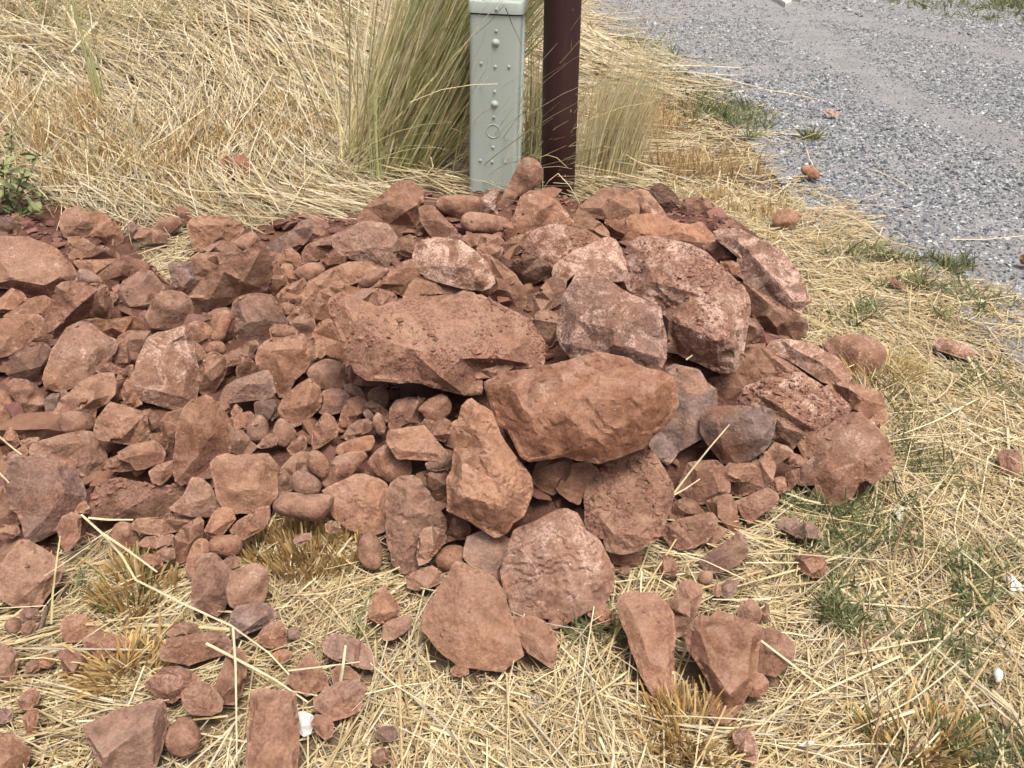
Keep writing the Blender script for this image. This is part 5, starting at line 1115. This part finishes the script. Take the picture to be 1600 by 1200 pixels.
parts.append(scatter(9000, .3, 3.6, 3.2, 6.2, .14, .5, .0055, .16, .016, sw1, .9, W1))
parts.append(scatter(2600, -1.3, .5, .8, 1.6, .24, .3, .0040, .05, .022, lambda x, y: 2.9 - .35 * x + 0 * y, .28, W1, 5,
    lambda x, y: sstep(.40, .52, fbm2(x * 2 + 1, y * 2, 77, 2))))
V, F, C_ = merge(parts)
put("straw_litter", new_mesh("straw_litter", V, F, STRAW, C_), kind="stuff", label="cut yellow straw matted over the ground in front", category="straw")

# meadow behind: long flattened stalks, combed from far left to near right
parts = []
sw2 = lambda x, y: -.75 + 1.1 * (fbm2(x * .7 + 3, y * .7, 23, 2) - .4) * 2
W2 = np.array([.17, .12, .30, .06, .12, .07, .14, .02])
parts.append(scatter(16000, -4.6, .6, 3.5, 6.0, .46, .4, .0064, .10, .045, sw2, .26, W2, 5))
parts.append(scatter(11000, -6.5, 1.2, 5.5, 10.5, .70, .4, .0115, .14, .085, sw2, .25, W2, 5, lambda x, y: .35 + .65 * sstep(.36, .5, fbm2(x * 1.7, y * 1.7, 91)))) 
parts.append(scatter(13000, -4.6, .6, 3.3, 5.2, .11, .5, .0042, .20, .010, sw1, 1.2, W3, 3))
parts.append(scatter(2500, -9, 1.4, 10.5, 17, .6, .4, .02, .16, .08, sw2, .5, W2, 4))
V, F, C_ = merge(parts)
C_ = C_ * np.array([.97, .99, 1.05])
put("meadow_straw", new_mesh("meadow_straw", V, F, STRAW, C_), kind="stuff", label="long dry grass stalks flattened over the ground behind the pile", category="straw")

# ------------------------------------------------------------------ upright grass
def upright(x, y, z, L, lean_ang, lean, width, col, colend=None, m=6, droop=.5, taper=.25):
    n = len(x)
    t = np.linspace(0, 1, m)[None]
    th = lean[:, None] + (droop * t ** 1.6 if np.isscalar(droop) else droop[:, None] * t ** 1.6)
    ds = (L / (m - 1))[:, None]
    hor = np.concatenate([np.zeros((n, 1)), np.cumsum(np.sin(th[:, :-1]) * ds, 1)], 1)
    ver = np.concatenate([np.zeros((n, 1)), np.cumsum(np.cos(th[:, :-1]) * ds, 1)], 1)
    P = np.stack([x[:, None] + hor * np.cos(lean_ang)[:, None], y[:, None] + hor * np.sin(lean_ang)[:, None], z[:, None] + ver], -1)
    ra = rng.uniform(0, 6.283, n)
    ref = np.stack([np.cos(ra), np.sin(ra), np.full(n, .25)], 1)
    return strips(P, width, col, ref, taper, .3, colend)

def tuft(name, label, px, py, rx, ry, n, L, wd, cols, lean=.25, category="grass tuft", zoff=0.0, lean_dir=None, droop=.35, group=None, Ls=.25):
    c = at(px, py)
    a = rng.uniform(0, 6.283, n); r = np.sqrt(rng.random(n))
    dx, dy = rx * r * np.cos(a), ry * r * np.sin(a)
    k = fbm2(dx * 22 + px, dy * 22 + py, 3, 2) > .27
    dx, dy, a, r = dx[k], dy[k], a[k], r[k]; n = len(dx)
    x, y = c[0] + dx, c[1] + dy
    z = ground_z(x, y) - .004
    la = a + rng.normal(0, .7, n) if lean_dir is None else lean_dir + rng.normal(0, .6, n)
    col = np.array(cols)[rng.integers(0, len(cols), n)] * rng.uniform(.75, 1.2, (n, 1))
    V, F, C2 = upright(x, y, z, L * np.exp(rng.normal(0, Ls, n)), la, np.abs(rng.normal(lean, .16, n)) * (.4 + .8 * r), wd * np.exp(rng.normal(0, .25, n)), col * .8, col * 1.1, 5, droop, .55)
    org = np.array([c[0], c[1], float(ground_z(c[0], c[1]))])
    p = dict(label=label, category=category)
    if group: p["group"] = group
    return put(name, new_mesh(name, V - org, F, STRAW, C2), loc=org, **p)

OR = [(.50,.33,.13),(.56,.40,.18),(.42,.27,.10),(.60,.47,.25)]
GN = [(.15,.19,.06),(.22,.25,.08)]
G1 = "clipped grass tufts at the pile's front"
tuft("grass_tuft", "clipped orange-brown straw tuft below the loaf-shaped stone", 475, 868, .135, .085, 900, .050, .0056, OR, .22, group=G1)
tuft("grass_tuft", "clipped straw tuft flecked with green, left of the ridge-fronted rock", 215, 925, .075, .10, 620, .050, .0052, OR + GN[:1], .25, group=G1)
tuft("grass_tuft", "shaggy drooping straw tuft above the big bottom-left block", 195, 1052, .075, .06, 520, .050, .0050, OR, .45, group=G1, droop=.8)
tuft("grass_tuft", "bushy orange straw tuft at the bottom edge below the narrow red wedge", 1078, 1150, .075, .07, 650, .048, .0050, OR, .4, group=G1)
tuft("grass_tuft", "orange straw tuft with green blades at the bottom right", 1432, 1168, .10, .06, 600, .048, .0050, OR + GN[:1], .5, group=G1)
tuft("grass_tuft", "small pale tuft beside the pink white-scuffed rock", 1375, 592, .09, .06, 240, .085, .0034, [(.6,.47,.22),(.5,.38,.16)], .6, group=G1)

# the tall tussock beside the utility box
def tussock(name, label, px, py, rx, ry, n, L, wd, lean_dir, lean, cols, ends, droop, parts_spec=None):
    c = at(px, py)
    c[2] = float(ground_z(c[0], c[1]))
    root = put(name, None, loc=c, label=label, category="grass")
    for pn, frac, cset, cend, ll in (("dry_blades", .62, cols[0], ends[0], 1.0), ("green_blades", .38, cols[1], ends[1], 1.08)):
        m_ = int(n * frac)
        a = rng.uniform(0, 6.283, m_); r = np.sqrt(rng.random(m_))
        x, y = rx * r * np.cos(a), ry * r * np.sin(a)
        if pn == "green_blades": x = x * .8 + .2 * rx
        col = np.array(cset)[rng.integers(0, len(cset), m_)] * rng.uniform(.75, 1.2, (m_, 1))
        ce = np.array(cend)[rng.integers(0, len(cend), m_)] * rng.uniform(.75, 1.2, (m_, 1))
        la = lean_dir + rng.normal(0, .32, m_) * (1 + 1.6 * (rng.random(m_) < .15))
        ln = np.abs(rng.normal(lean, .10, m_))
        V, F, C2 = upright(x, y, ground_z(x + c[0], y + c[1]) - c[2] - .01, L * ll * np.exp(rng.normal(-.08, .28, m_)), la, ln, wd * np.exp(rng.normal(0, .3, m_)), col, ce, 8, rng.normal(droop, .18, m_).clip(-.1, 1.2), .2)
        put(pn, new_mesh(pn, V, F, STRAW if pn[0] == 'd' else LEAF, C2), root)
    return root
DRY = [(.64,.57,.32),(.70,.64,.41),(.56,.49,.25),(.74,.69,.48)]
GRN = [(.44,.46,.21),(.52,.53,.27),(.36,.40,.17)]
tussock("grass_tussock", "tall yellow-green grass tussock leaning against the utility box", 600, 276, .25, .12, 1500, 1.30, .0078, .30, .50, (DRY, GRN), (DRY, [(.34,.40,.17),(.42,.47,.22)]), .10)
tussock("grass_tussock", "thin dry grass clump right of the steel post", 935, 285, .16, .12, 420, .50, .0045, .3, .18, (DRY, [(.35,.28,.13)]), (DRY, DRY), .35)
tussock("grass_tussock", "wispy dry grass showing between utility box and steel post", 832, 278, .05, .05, 160, .55, .0042, 1.2, .12, (DRY, [(.35,.30,.13)]), (DRY, GRN), .25)
tussock("grass_tussock", "few tall green grass stems rising at the top left", 165, 205, .03, .03, 14, .80, .008, 2.2, .10, (GRN, GRN), (GRN, GRN), .12)
tussock("grass_tussock", "pair of straight green stems left of the tall tussock", 588, 300, .03, .04, 10, .95, .0065, .5, .06, (GRN, GRN), (GRN, DRY), .10)

# tall thin wisps flopping over the meadow
n = 9000
x = rng.uniform(-5.5, .2, n); y = 3.9 + 5.6 * rng.random(n) ** 1.3
k = (fbm2(x * 1.5, y * 1.5, 37, 3) > .44); x, y = x[k], y[k]; n = len(x)
col = np.array(DRY + GRN[:2])[rng.choice(6, n, p=[.22, .22, .16, .2, .1, .1])] * rng.uniform(.8, 1.15, (n, 1))
d = np.hypot(x, y)
V, F, C2 = upright(x, y, ground_z(x, y) - .01, .58 * np.exp(rng.normal(0, .35, n)), -.70 + rng.normal(0, .35, n) + 1.6 * (fbm2(x * .8, y * .8, 83, 2) - .38), rng.uniform(.25, 1.05, n), .0030 * (.6 + d * .13) * np.exp(rng.normal(0, .3, n)), col, col * 1.05, 7, rng.uniform(.1, .9, n), .3)
put("meadow_grass", new_mesh("meadow_grass", V, F, STRAW, C2), kind="stuff", label="tall thin dry grass flopping over behind the pile", category="grass")

# stubble standing in bands
def stubble(regions, name, label, cols, mat):
    parts = []
    for (px, py, rx, ry, n, L) in regions:
        c = at(px, py)
        a = rng.uniform(0, 6.283, n); r = np.sqrt(rng.random(n))
        x, y = c[0] + rx * r * np.cos(a), c[1] + ry * r * np.sin(a)
        k = (fbm2(x * 9, y * 9, 57, 2) > .36) & (straw_mask(x, y, .0) > .5)
        x, y = x[k], y[k]; n = len(x)
        col = np.array(cols)[rng.integers(0, len(cols), n)] * rng.uniform(.75, 1.2, (n, 1))
        parts.append(upright(x, y, ground_z(x, y) - .003, L * np.exp(rng.normal(0, .3, n)), rng.uniform(0, 6.283, n), np.abs(rng.normal(.2, .15, n)), .0048 * np.exp(rng.normal(0, .25, n)), col * .8, col * 1.1, 4, .3, .6))
    V, F, C2 = merge(parts)
    put(name, new_mesh(name, V, F, mat, C2), kind="stuff", label=label, category="stubble")
TAN = [(.55,.40,.20),(.48,.33,.15),(.62,.49,.28),(.42,.28,.13)]
stubble([(190,265,.55,.5,2600,.10),(420,225,.55,.45,2000,.09),(60,230,.4,.4,1200,.12),(1010,270,.35,.28,800,.09),(1110,262,.28,.22,380,.07),(1150,330,.22,.18,400,.06),
  (330,320,.45,.18,900,.06),(490,300,.4,.2,900,.06),(960,200,.35,.5,900,.12),(1010,180,.3,.5,700,.07)], "dry_stubble", "short cut stubble standing behind the pile", TAN, STRAW)

# green weeds: little leaves in patches
def weeds():
    parts = []
    for (px, py, rx, ry, n) in ((1005,130,.5,.5,900),(980,85,.4,.7,500),(1070,155,.35,.4,500),(1125,185,.32,.40,620),(1165,225,.16,.16,240),(935,110,.25,.6,420),(1385,405,.25,.10,260),(1470,420,.12,.10,240),(1440,455,.18,.10,160),
        (1470,480,.30,.10,180),(1380,500,.25,.10,240),(1550,640,.4,.25,420),(1480,760,.22,.16,190),(1330,850,.16,.14,240),(1400,880,.2,.16,220),(1310,970,.05,.045,200),
        (1420,705,.14,.12,260),(1230,790,.08,.04,160),(1175,905,.06,.05,110),(925,985,.06,.05,130),(1490,1020,.12,.09,160),(1500,930,.16,.1,220),(1290,800,.05,.05,90),
        (1450,640,.35,.2,420),(1400,800,.25,.2,190),(1500,860,.25,.2,300),(1350,930,.2,.14,260),(1510,1180,.05,.04,120),(1600,1190,.1,.08,160),(1265,220,.05,.05,70),(80,160,.4,.5,500),(1090,440,.02,.02,10),(560,1000,.02,.02,14),(160,910,.05,.05,60),(1580,12,1.2,1.6,1500)):
        c = at(px, py)
        n = int(n * 1.4); a = rng.uniform(0, 6.283, n); r = rng.random(n) ** .8
        x, y = c[0] + rx * r * np.cos(a), c[1] + ry * r * np.sin(a)
        k = ~inside(PILE_W, x, y) & (fbm2(x * 6, y * 6, 41, 2) > .34); x, y = x[k], y[k]; n = len(x)
        d = np.hypot(x, y)
        col = np.array([(.18,.22,.10),(.23,.255,.125),(.29,.295,.16),(.19,.22,.105)])[rng.integers(0, 4, n)] * rng.uniform(.75, 1.3, (n, 1))
        parts.append(upright(x, y, ground_z(x, y) + .002 + .015 * rng.random(n), (.030 + .005 * d) * np.exp(rng.normal(0, .35, n)), rng.uniform(0, 6.283, n), rng.uniform(.2, 1.3, n), (.0030 + .0009 * d) * np.exp(rng.normal(0, .3, n)), col, col, 4, .3, .25))
    V, F, C2 = merge(parts)
    put("green_weeds", new_mesh("green_weeds", V, F, LEAF, C2), kind="stuff", label="low green weeds scattered through the straw", category="weeds")
weeds()

# ------------------------------------------------------------------ utility box, post
def lathe(prof, n=40):
    V, F = [], []
    m = len(prof)
    for i in range(n):
        a = 2 * math.pi * i / n
        for r, z in prof: V.append((r * math.cos(a), r * math.sin(a), z))
    for i in range(n):
        j = (i + 1) % n
        for k in range(m - 1): F.append((i * m + k, j * m + k, j * m + k + 1, i * m + k + 1))
    return np.array(V), np.array(F)

def rbox(w_, d_, z0, z1, r, seg=5, inset=0.0, taper=0.0):
    """upright box with rounded vertical corners, top closed with a small bevel"""
    lv = [(z0, 0), (z1 - .012 if inset else z1, 0)] + ([(z1 - .004, -.004), (z1, -.012)] if inset else [])
    V, F = [], []
    ring = []
    for q, (sx, sy) in enumerate(((1, 1), (-1, 1), (-1, -1), (1, -1))):
        for k in range(seg + 1):
            a = math.pi / 2 * (q + k / seg)
            ring.append((sx * (w_ / 2 - r) + r * math.cos(a), sy * (d_ / 2 - r) + r * math.sin(a)))
    n = len(ring)
    for z, ins in lv:
        for x, y in ring:
            l = math.hypot(x, y); s = (l + ins) / l
            V.append((x * s, y * s, z))
    for k in range(len(lv) - 1):
        for i in range(n):
            j = (i + 1) % n
            F.append((k * n + i, k * n + j, (k + 1) * n + j, (k + 1) * n + i))
    b = (len(lv) - 1) * n
    V.append((0, 0, lv[-1][0])); c = len(V) - 1
    for i in range(n): F.append((b + i, b + (i + 1) % n, c, c))
    return V, F, n

def painted(name, ca, cb, rough, stain, scale=(1, 1, 1)):
    m, nt, b = mat_new(name, rough)
    tc = N(nt, "ShaderNodeTexCoord")
    mp = N(nt, "ShaderNodeMapping"); mp.inputs["Scale"].default_value = scale
    nt.links.new(tc.outputs["Object"], mp.inputs[0]); v = mp.outputs[0]
    n1 = noise_n(nt, v, 5, 6, .6); n2 = noise_n(nt, v, 40, 5, .7)
    c = mix(nt, ramp(nt, n1, .3, .7), ca, cb)
    c = mix(nt, mathn(nt, 'MULTIPLY', ramp(nt, n2, .56, .72), .4), c, stain)
    nt.links.new(c, b.inputs["Base Color"])
    nt.links.new(mathn(nt, 'ADD', rough - .12, mathn(nt, 'MULTIPLY', n2, .25)), b.inputs["Roughness"])
    bp = N(nt, "ShaderNodeBump"); bp.inputs["Strength"].default_value = .25; bp.inputs["Distance"].default_value = .002
    nt.links.new(n2, bp.inputs["Height"]); nt.links.new(bp.outputs[0], b.inputs["Normal"])
    return m
SAGE = painted("sage_green_paint", (.38, .45, .405), (.43, .50, .455), .6, (.22, .235, .19), (1, 1, .35))
SAGED = painted("sage_boss_paint", (.38, .445, .40), (.415, .48, .43), .6, (.26, .27, .22))
STEEL = painted("dull_steel", (.34, .36, .34), (.46, .47, .44), .4, (.20, .19, .17))
MAROON = painted("maroon_steel_paint", (.040, .019, .018), (.058, .026, .024), .62, (.105, .052, .045), (1, 1, .12))
CHIP = painted("bare_paint_chip", (.30, .24, .22), (.40, .33, .30), .7, (.2, .15, .14))

gb = at(774, 312)
BW, BD = .215, .20
def zpx(py):          # height on the box front for a photo row
    d = rays(774, py); t = (gb[1]) / d[1]
    return CAM_H + d[2] * t + .02
BH = zpx(3)
tilt = math.radians(1.6)
boxr = put("utility_box", None, loc=(gb[0] - .003, gb[1] + BD / 2, -.02), label="sage green metal utility box standing behind the rocks", category="utility box")
boxr.rotation_euler = (0, tilt, math.radians(-7))
V, F, n_ = rbox(BW, BD, -.1, BH - .05, .022)
put("body", new_mesh("body", np.array(V), np.array(F), SAGE), boxr).data.set_sharp_from_angle(angle=math.radians(35))
V, F, n_ = rbox(BW + .012, BD + .012, zpx(21), BH + .004, .026, 5, 1)
lid = put("lid", new_mesh("lid", np.array(V), np.array(F), SAGE), boxr); lid.data.set_sharp_from_angle(angle=math.radians(35))
FY = -BD / 2
def boss(name, x, z, prof, parent, mat, yy=FY):
    V, F = lathe(prof, 20)
    V = np.stack([V[:, 0], -V[:, 2], V[:, 1]], 1)
    o = put(name, new_mesh(name, V, F, mat), parent, (x, yy, z)); return o
DOME = [(.0, .010), (.006, .0098), (.0085, .008), (.0095, .006), (.0135, .0045), (.0165, .0015), (.017, -.002)]
SCR = [(.0, .0045), (.004, .0042), (.0062, .003), (.0066, -.001)]
boss("knob", 0.004, zpx(67), DOME, boxr, SAGED); boss("knob", 0.004, zpx(163), DOME, boxr, SAGED)
for x, py in ((.006, 48), (.004, 104), (.003, 143), (.002, 183), (.0, 230), (-.002, 253)):
    boss("plug", x, zpx(py), SCR, boxr, SAGED)
for x, py in ((-.056, 100), (.062, 103), (-.056, 252), (.055, 252)):
    boss("screw", x, zpx(py), SCR, boxr, STEEL)
boss("lid_screw", .006, zpx(14), SCR, boxr, STEEL, FY - .006)
V, F = lathe([(.0265, -.001), (.0265, .0015), (.0285, .0022), (.0305, .0015), (.0305, -.001)], 36)
put("ring_mark", new_mesh("ring_mark", np.stack([V[:, 0], -V[:, 2], V[:, 1]], 1), F, SAGED), boxr, (0, FY, zpx(205)))

pb = at(872, 316)
post = put("steel_post", None, loc=(pb[0], pb[1] + .075, 0), label="dark maroon painted round steel post right of the utility box", category="post")
R0 = .0765
V, F = lathe([(R0 - .008, -.3), (R0, -.3), (R0, .4), (R0 + .0003, .9), (R0, 1.4), (R0, 2.30), (R0 - .008, 2.30), (R0 - .008, -.3)], 64)
put("pipe", new_mesh("pipe", V, F, MAROON), post)
V, F = lathe([(0.0005, 2.325), (R0 * .6, 2.322), (R0 + .004, 2.308), (R0 + .004, 2.301), (0.0005, 2.301)], 48)
put("cap", new_mesh("cap", V, F, MAROON), post)
for (az, z, h_, w_) in ((-62, .89, .012, .0018), (-60, .80, .009, .0020), (-62, .66, .055, .0012), (-55, .40, .014, .0055), (-68, .12, .012, .005), (-50, .97, .01, .002)):
    a = math.radians(az)
    pts = []
    for k in range(7):
        t = k / 6; ww = w_ * math.sin(math.pi * (.12 + .76 * t)) * rng.uniform(.7, 1.2)
        for s in (-1, 1):
            aa = a + s * ww / R0 / 2
            pts.append(((R0 + .0008) * math.cos(aa), (R0 + .0008) * math.sin(aa), z + h_ * (t - .5)))
    put("paint_chip", new_mesh("paint_chip", np.array(pts), np.array([(2 * k, 2 * k + 1, 2 * k + 3, 2 * k + 2) for k in range(6)]), CHIP), post)

# ------------------------------------------------------------------ shrub at the left edge
BARK = painted("grey_bark", (.17, .125, .095), (.25, .19, .15), .9, (.10, .075, .06))
LEAFM = painted("dull_green_leaf", (.17, .21, .085), (.26, .29, .135), .6, (.30, .27, .13))
def tube(pts, r0, r1, n=7):
    pts = np.array(pts, float); m = len(pts); V, F = [], []
    tg = np.gradient(pts, axis=0)
    for i in range(m):
        t = tg[i] / (np.linalg.norm(tg[i]) + 1e-9)
        s = np.cross(t, (0.3, .2, 1.)); s /= np.linalg.norm(s) + 1e-9; u = np.cross(s, t)
        r = r0 + (r1 - r0) * i / (m - 1)
        for k in range(n):
            a = 6.283 * k / n; V.append(pts[i] + r * (math.cos(a) * s + math.sin(a) * u))
    for i in range(m - 1):
        for k in range(n):
            l = (k + 1) % n; F.append((i * n + k, i * n + l, (i + 1) * n + l, (i + 1) * n + k))
    return np.array(V), np.array(F)
sb = at(20, 335); sb[2] = 0
shrub = put("leafy_shrub", None, loc=sb, label="small leafy shrub with bare grey twigs at the left edge", category="shrub")
sl = random.Random(5)
lv, lf = [], []
for i in range(7):
    for j, wv in enumerate((-.5, 0, .5)):
        t = i / 6; ww = .42 * math.sin(math.pi * min(1, .06 + .9 * t)) ** .8
        lv.append((t, wv * 2 * ww * .5, .10 * math.sin(math.pi * t) + (.08 * abs(wv) * 2)))
for i in range(6):
    for j in range(2):
        a = i * 3 + j; lf.append((a, a + 3, a + 4, a + 1))
leaf_me = new_mesh("leaf", np.array(lv), np.array(lf), LEAFM)
def branch(px, py, z1, px2, py2, zz):
    A = at(px, py, z1) - sb; B = at(px2, py2, zz) - sb
    Mid = (A + B) / 2 + np.array([sl.uniform(-.03, .03), sl.uniform(-.03, .03), sl.uniform(.0, .05)])
    P = [A * (1 - t) ** 2 + 2 * Mid * t * (1 - t) + B * t * t for t in np.linspace(0, 1, 7)]
    V, F = tube(P, .0042, .0018)
    put("branch", new_mesh("branch", V, F, BARK), shrub)
    return P
bl = [branch(15, 345, .0, 18, 195, .36), branch(15, 345, .0, 62, 235, .26), branch(18, 345, .0, 96, 305, .10), branch(12, 345, .0, -30, 215, .35), branch(15, 345, .0, 45, 300, .18),
      branch(20, 340, .02, 70, 330, .08), branch(12, 345, .0, 5, 250, .3), branch(15, 345, 0, 40, 265, .25)]
for bi, P in enumerate(bl):
    for k in range(20 if bi in (0, 1, 3, 6, 7) else 12):
        t = sl.uniform(.25, 1.0); p = P[int(t * 6)] + np.array([sl.uniform(-.012, .012)] * 3)
        o = put("leaf", leaf_me, shrub, p)
        s = sl.uniform(.036, .066)
        o.scale = (s, s * 1.15, s)
        o.rotation_euler = (sl.uniform(-.7, .7), sl.uniform(-.9, .5), sl.uniform(0, 6.28))

# ------------------------------------------------------------------ crooked twig, long loose stalks, litter
tw = [at(76, 945, .07), at(70, 962, .045), at(62, 983, .02), at(50, 1000, .012), at(40, 1012, .006)]
tw = np.array(tw); o_ = tw[-1].copy(); o_[2] = 0
V, F = tube(tw - o_, .0045, .0065, 8)
twig = put("twig", new_mesh("twig", V, F, BARK), loc=o_, label="crooked brown twig leaning under the pinkish left boulder", category="twig")
V, F = tube([at(45, 1008, .012) - o_, at(30, 1014, .012) - o_, at(10, 1010, .01) - o_], .0045, .0025, 7)
put("side_branch", new_mesh("side_branch", V, F, BARK), twig)

def stalk(label, pts, wd=.0048, col=(.66, .57, .37)):
    """pts: photo x, y and height above ground; the stalk lies over what it crosses"""
    P = np.array([at(a, b, c) for a, b, c in pts])
    t = np.linspace(0, len(P) - 1, (len(P) - 1) * 4 + 1)
    Q = np.stack([np.interp(t, np.arange(len(P)), P[:, k]) for k in range(3)], 1)
    V, F, C2 = strips(Q[None], np.array([wd]), np.array([col]), np.array([[0, -.4, 1.]]), .6)
    org = P[0]
    put("straw_stalk", new_mesh("straw_stalk", V - org, F, STRAW, C2), loc=org, label=label, category="straw", group="long single straw stalks")
stalk("long broken straw stalk running from grey-mottled rock down past the layered bar", [(127,804,.12),(158,832,.11),(190,868,.10),(212,906,.10),(290,945,.12),(362,978,.10),(420,1020,.04),(480,1085,.02)], .0046)
stalk("upright green-gold blade left of the green-flecked tuft", [(80,975,.05),(82,930,.09),(88,880,.13),(94,838,.16)], .0045, (.50,.47,.22))
stalk("straw crossing the pinkish left boulder's right side", [(69,900,.15),(100,880,.12),(140,852,.10)], .004)
stalk("branch stalk forking off the long broken straw stalk to the right", [(158,832,.125),(200,860,.125),(246,894,.11)], .005)
stalk("single straw lying under the gritty ledge rock", [(138,809,.13),(170,812,.125),(208,812,.12)], .005)
stalk("slanting straw in front of the grey split block", [(1052,772,.15),(1080,735,.19),(1110,698,.24),(1140,663,.28)], .0042)
stalk("short splayed straw at the foot of the slanting straw", [(1052,774,.15),(1072,763,.15),(1094,748,.15)], .0036)
stalk("thin straw hanging straight down over the plank-like slab", [(364,980,.11),(368,1040,.10),(369,1100,.07),(370,1190,.02)], .0042)
stalk("straw lying across the plank-like slab to the lower right", [(322,1005,.09),(370,1030,.08),(430,1062,.05),(482,1098,.03)], .005)
stalk("straw crossing the pyramid-shaped red stone", [(450,1048,.06),(500,1042,.075),(562,1034,.06)], .0032)
stalk("pale seedy straw standing on the flat dark purple slab", [(532,1066,.04),(536,1040,.075),(540,1008,.10)], .0065, (.68,.64,.44))
stalk("straw slanting over the grey-mottled rock from the left edge", [(-6,678,.24),(20,700,.2),(44,718,.19)], .004)
stalk("lower straw poking in from the left edge at the grey-mottled rock", [(-6,734,.20),(14,754,.17)], .0045)
stalk("thin straw over the square red stone on the right", [(1165,879,.035),(1230,879,.045),(1298,879,.03)], .0034)
stalk("straw draped over the dark brown rock right of the skull-shaped boulder", [(1188,1000,.08),(1230,1032,.055),(1290,1078,.015),(1330,1120,.01)], .0045)
stalk("long pale straw on the grey gravel near the right edge", [(1485,374,.015),(1540,374,.012),(1600,368,.012)], .006)
stalk("long straw slanting across gravel right of the lone oval stone", [(1365,265,.012),(1400,280,.014),(1428,296,.012)], .006)
stalk("upper of two long straws on gravel above the pale oblong stone", [(1185,138,.012),(1235,146,.014),(1290,158,.012)], .010)
stalk("bent straw resting on the huge rock gap beside the grey slab", [(1072,562,.30),(1082,555,.31)], .004)
stalk("straw arching at the foot of the steel post", [(846,300,.14),(858,282,.2),(872,271,.23),(890,290,.19),(906,318,.12)], .0045)
stalk("straw bending before the utility box's lower right corner", [(848,300,.13),(848,282,.18),(849,262,.24)], .0036)
stalk("straw slanting across the utility box front", [(770,300,.14),(790,250,.28),(808,212,.38),(818,183,.45)], .0045)
stalk("curved pale blade reaching across the utility box from the tussock", [(640,160,.42),(690,140,.5),(740,132,.53),(778,131,.53)], .0055)
stalk("thin dark grass stem crossing the top of the utility box", [(742,55,.74),(765,35,.80),(788,8,.88)], .004, (.16,.15,.07))
stalk("dark stem hanging down the utility box front", [(790,12,.86),(800,38,.79),(815,70,.7)], .004, (.15,.14,.07))

PAPER = painted("white_paper", (.78, .78, .76), (.84, .84, .82), .7, (.70, .69, .66))
FILM = painted("milky_plastic", (.46, .44, .37), (.56, .54, .46), .4, (.40, .37, .30))
def scrap(name, label, poly, z, mat, cat):
    P = at(*np.array(poly, float).T, z)
    P[:, 2] += rng.uniform(0, .012, len(P))
    c = P.mean(0); c[2] += .010
    V = np.vstack([P, c]); n = len(P)
    V2 = V - np.array([0, 0, .0012])
    F = [(i, (i + 1) % n, n) for i in range(n)] + [((i + 1) % n + n + 1, i + n + 1, 2 * n + 1) for i in range(n)]
    F += [(i, i + n + 1, (i + 1) % n + n + 1) for i in range(n)] + [(i, (i + 1) % n + n + 1, (i + 1) % n) for i in range(n)]
    org = c.copy(); org[2] = 0
    put(name, new_mesh(name, np.vstack([V, V2]) - org, np.array(F), mat, None, False), loc=org, label=label, category=cat)
scrap("paper_scrap", "torn white paper strip on straw at the right edge", [(1563,886),(1569,884),(1580,905),(1596,916),(1598,926),(1578,926),(1574,914),(1566,902)], .015, PAPER, "paper")
scrap("plastic_scrap", "milky scrap of film on straw below the scalloped rock", [(1392,790),(1402,794),(1412,796),(1410,810),(1404,817),(1396,808)], .02, FILM, "scrap")
scrap("paper_scrap", "thin white sliver on straw below the narrow red wedge's right", [(1246,1166),(1256,1163),(1270,1164),(1269,1168),(1256,1168),(1247,1169)], .02, PAPER, "paper")
CONC = painted("pale_concrete", (.50, .49, .46), (.60, .585, .55), .85, (.40, .385, .36))
def block(label, poly, h_):
    P = at(*np.array(poly, float).T, 0.0); n = len(P)
    T = P.copy(); T[:, 2] += h_
    B = P.copy(); B[:, 2] -= .05
    T2 = T + (T.mean(0) - T) * .06; T2[:, 2] = h_ + .012
    V = np.vstack([B, T, T2]); F = []
    for k in range(2):
        for i in range(n): F.append((k * n + i, k * n + (i + 1) % n, (k + 1) * n + (i + 1) % n, (k + 1) * n + i))
    me = bpy.data.meshes.new("concrete_kerb")
    org = P.mean(0)
    me.from_pydata([tuple(v - org) for v in V], [], F + [tuple(range(2 * n, 3 * n))]); me.materials.append(CONC)
    put("concrete_kerb", me, loc=org, label=label, category="kerb")
block("pale concrete strip lying on the track at the top of the picture", [(1196,-4),(1212,-6),(1236,10),(1226,14)], .05)
block("short whitish concrete piece right of the strip at the top", [(1236,1),(1250,-3),(1262,1),(1250,6)], .04)

CHALK = painted("chalky_white_stone", (.50, .49, .48), (.68, .67, .65), .9, (.22, .21, .205))
for r_ in ROCKS:
    if "white speckled concrete" in r_[0]["label"] or "bright white pebble" in r_[0]["label"]:
        r_[0].data.materials[0] = CHALK
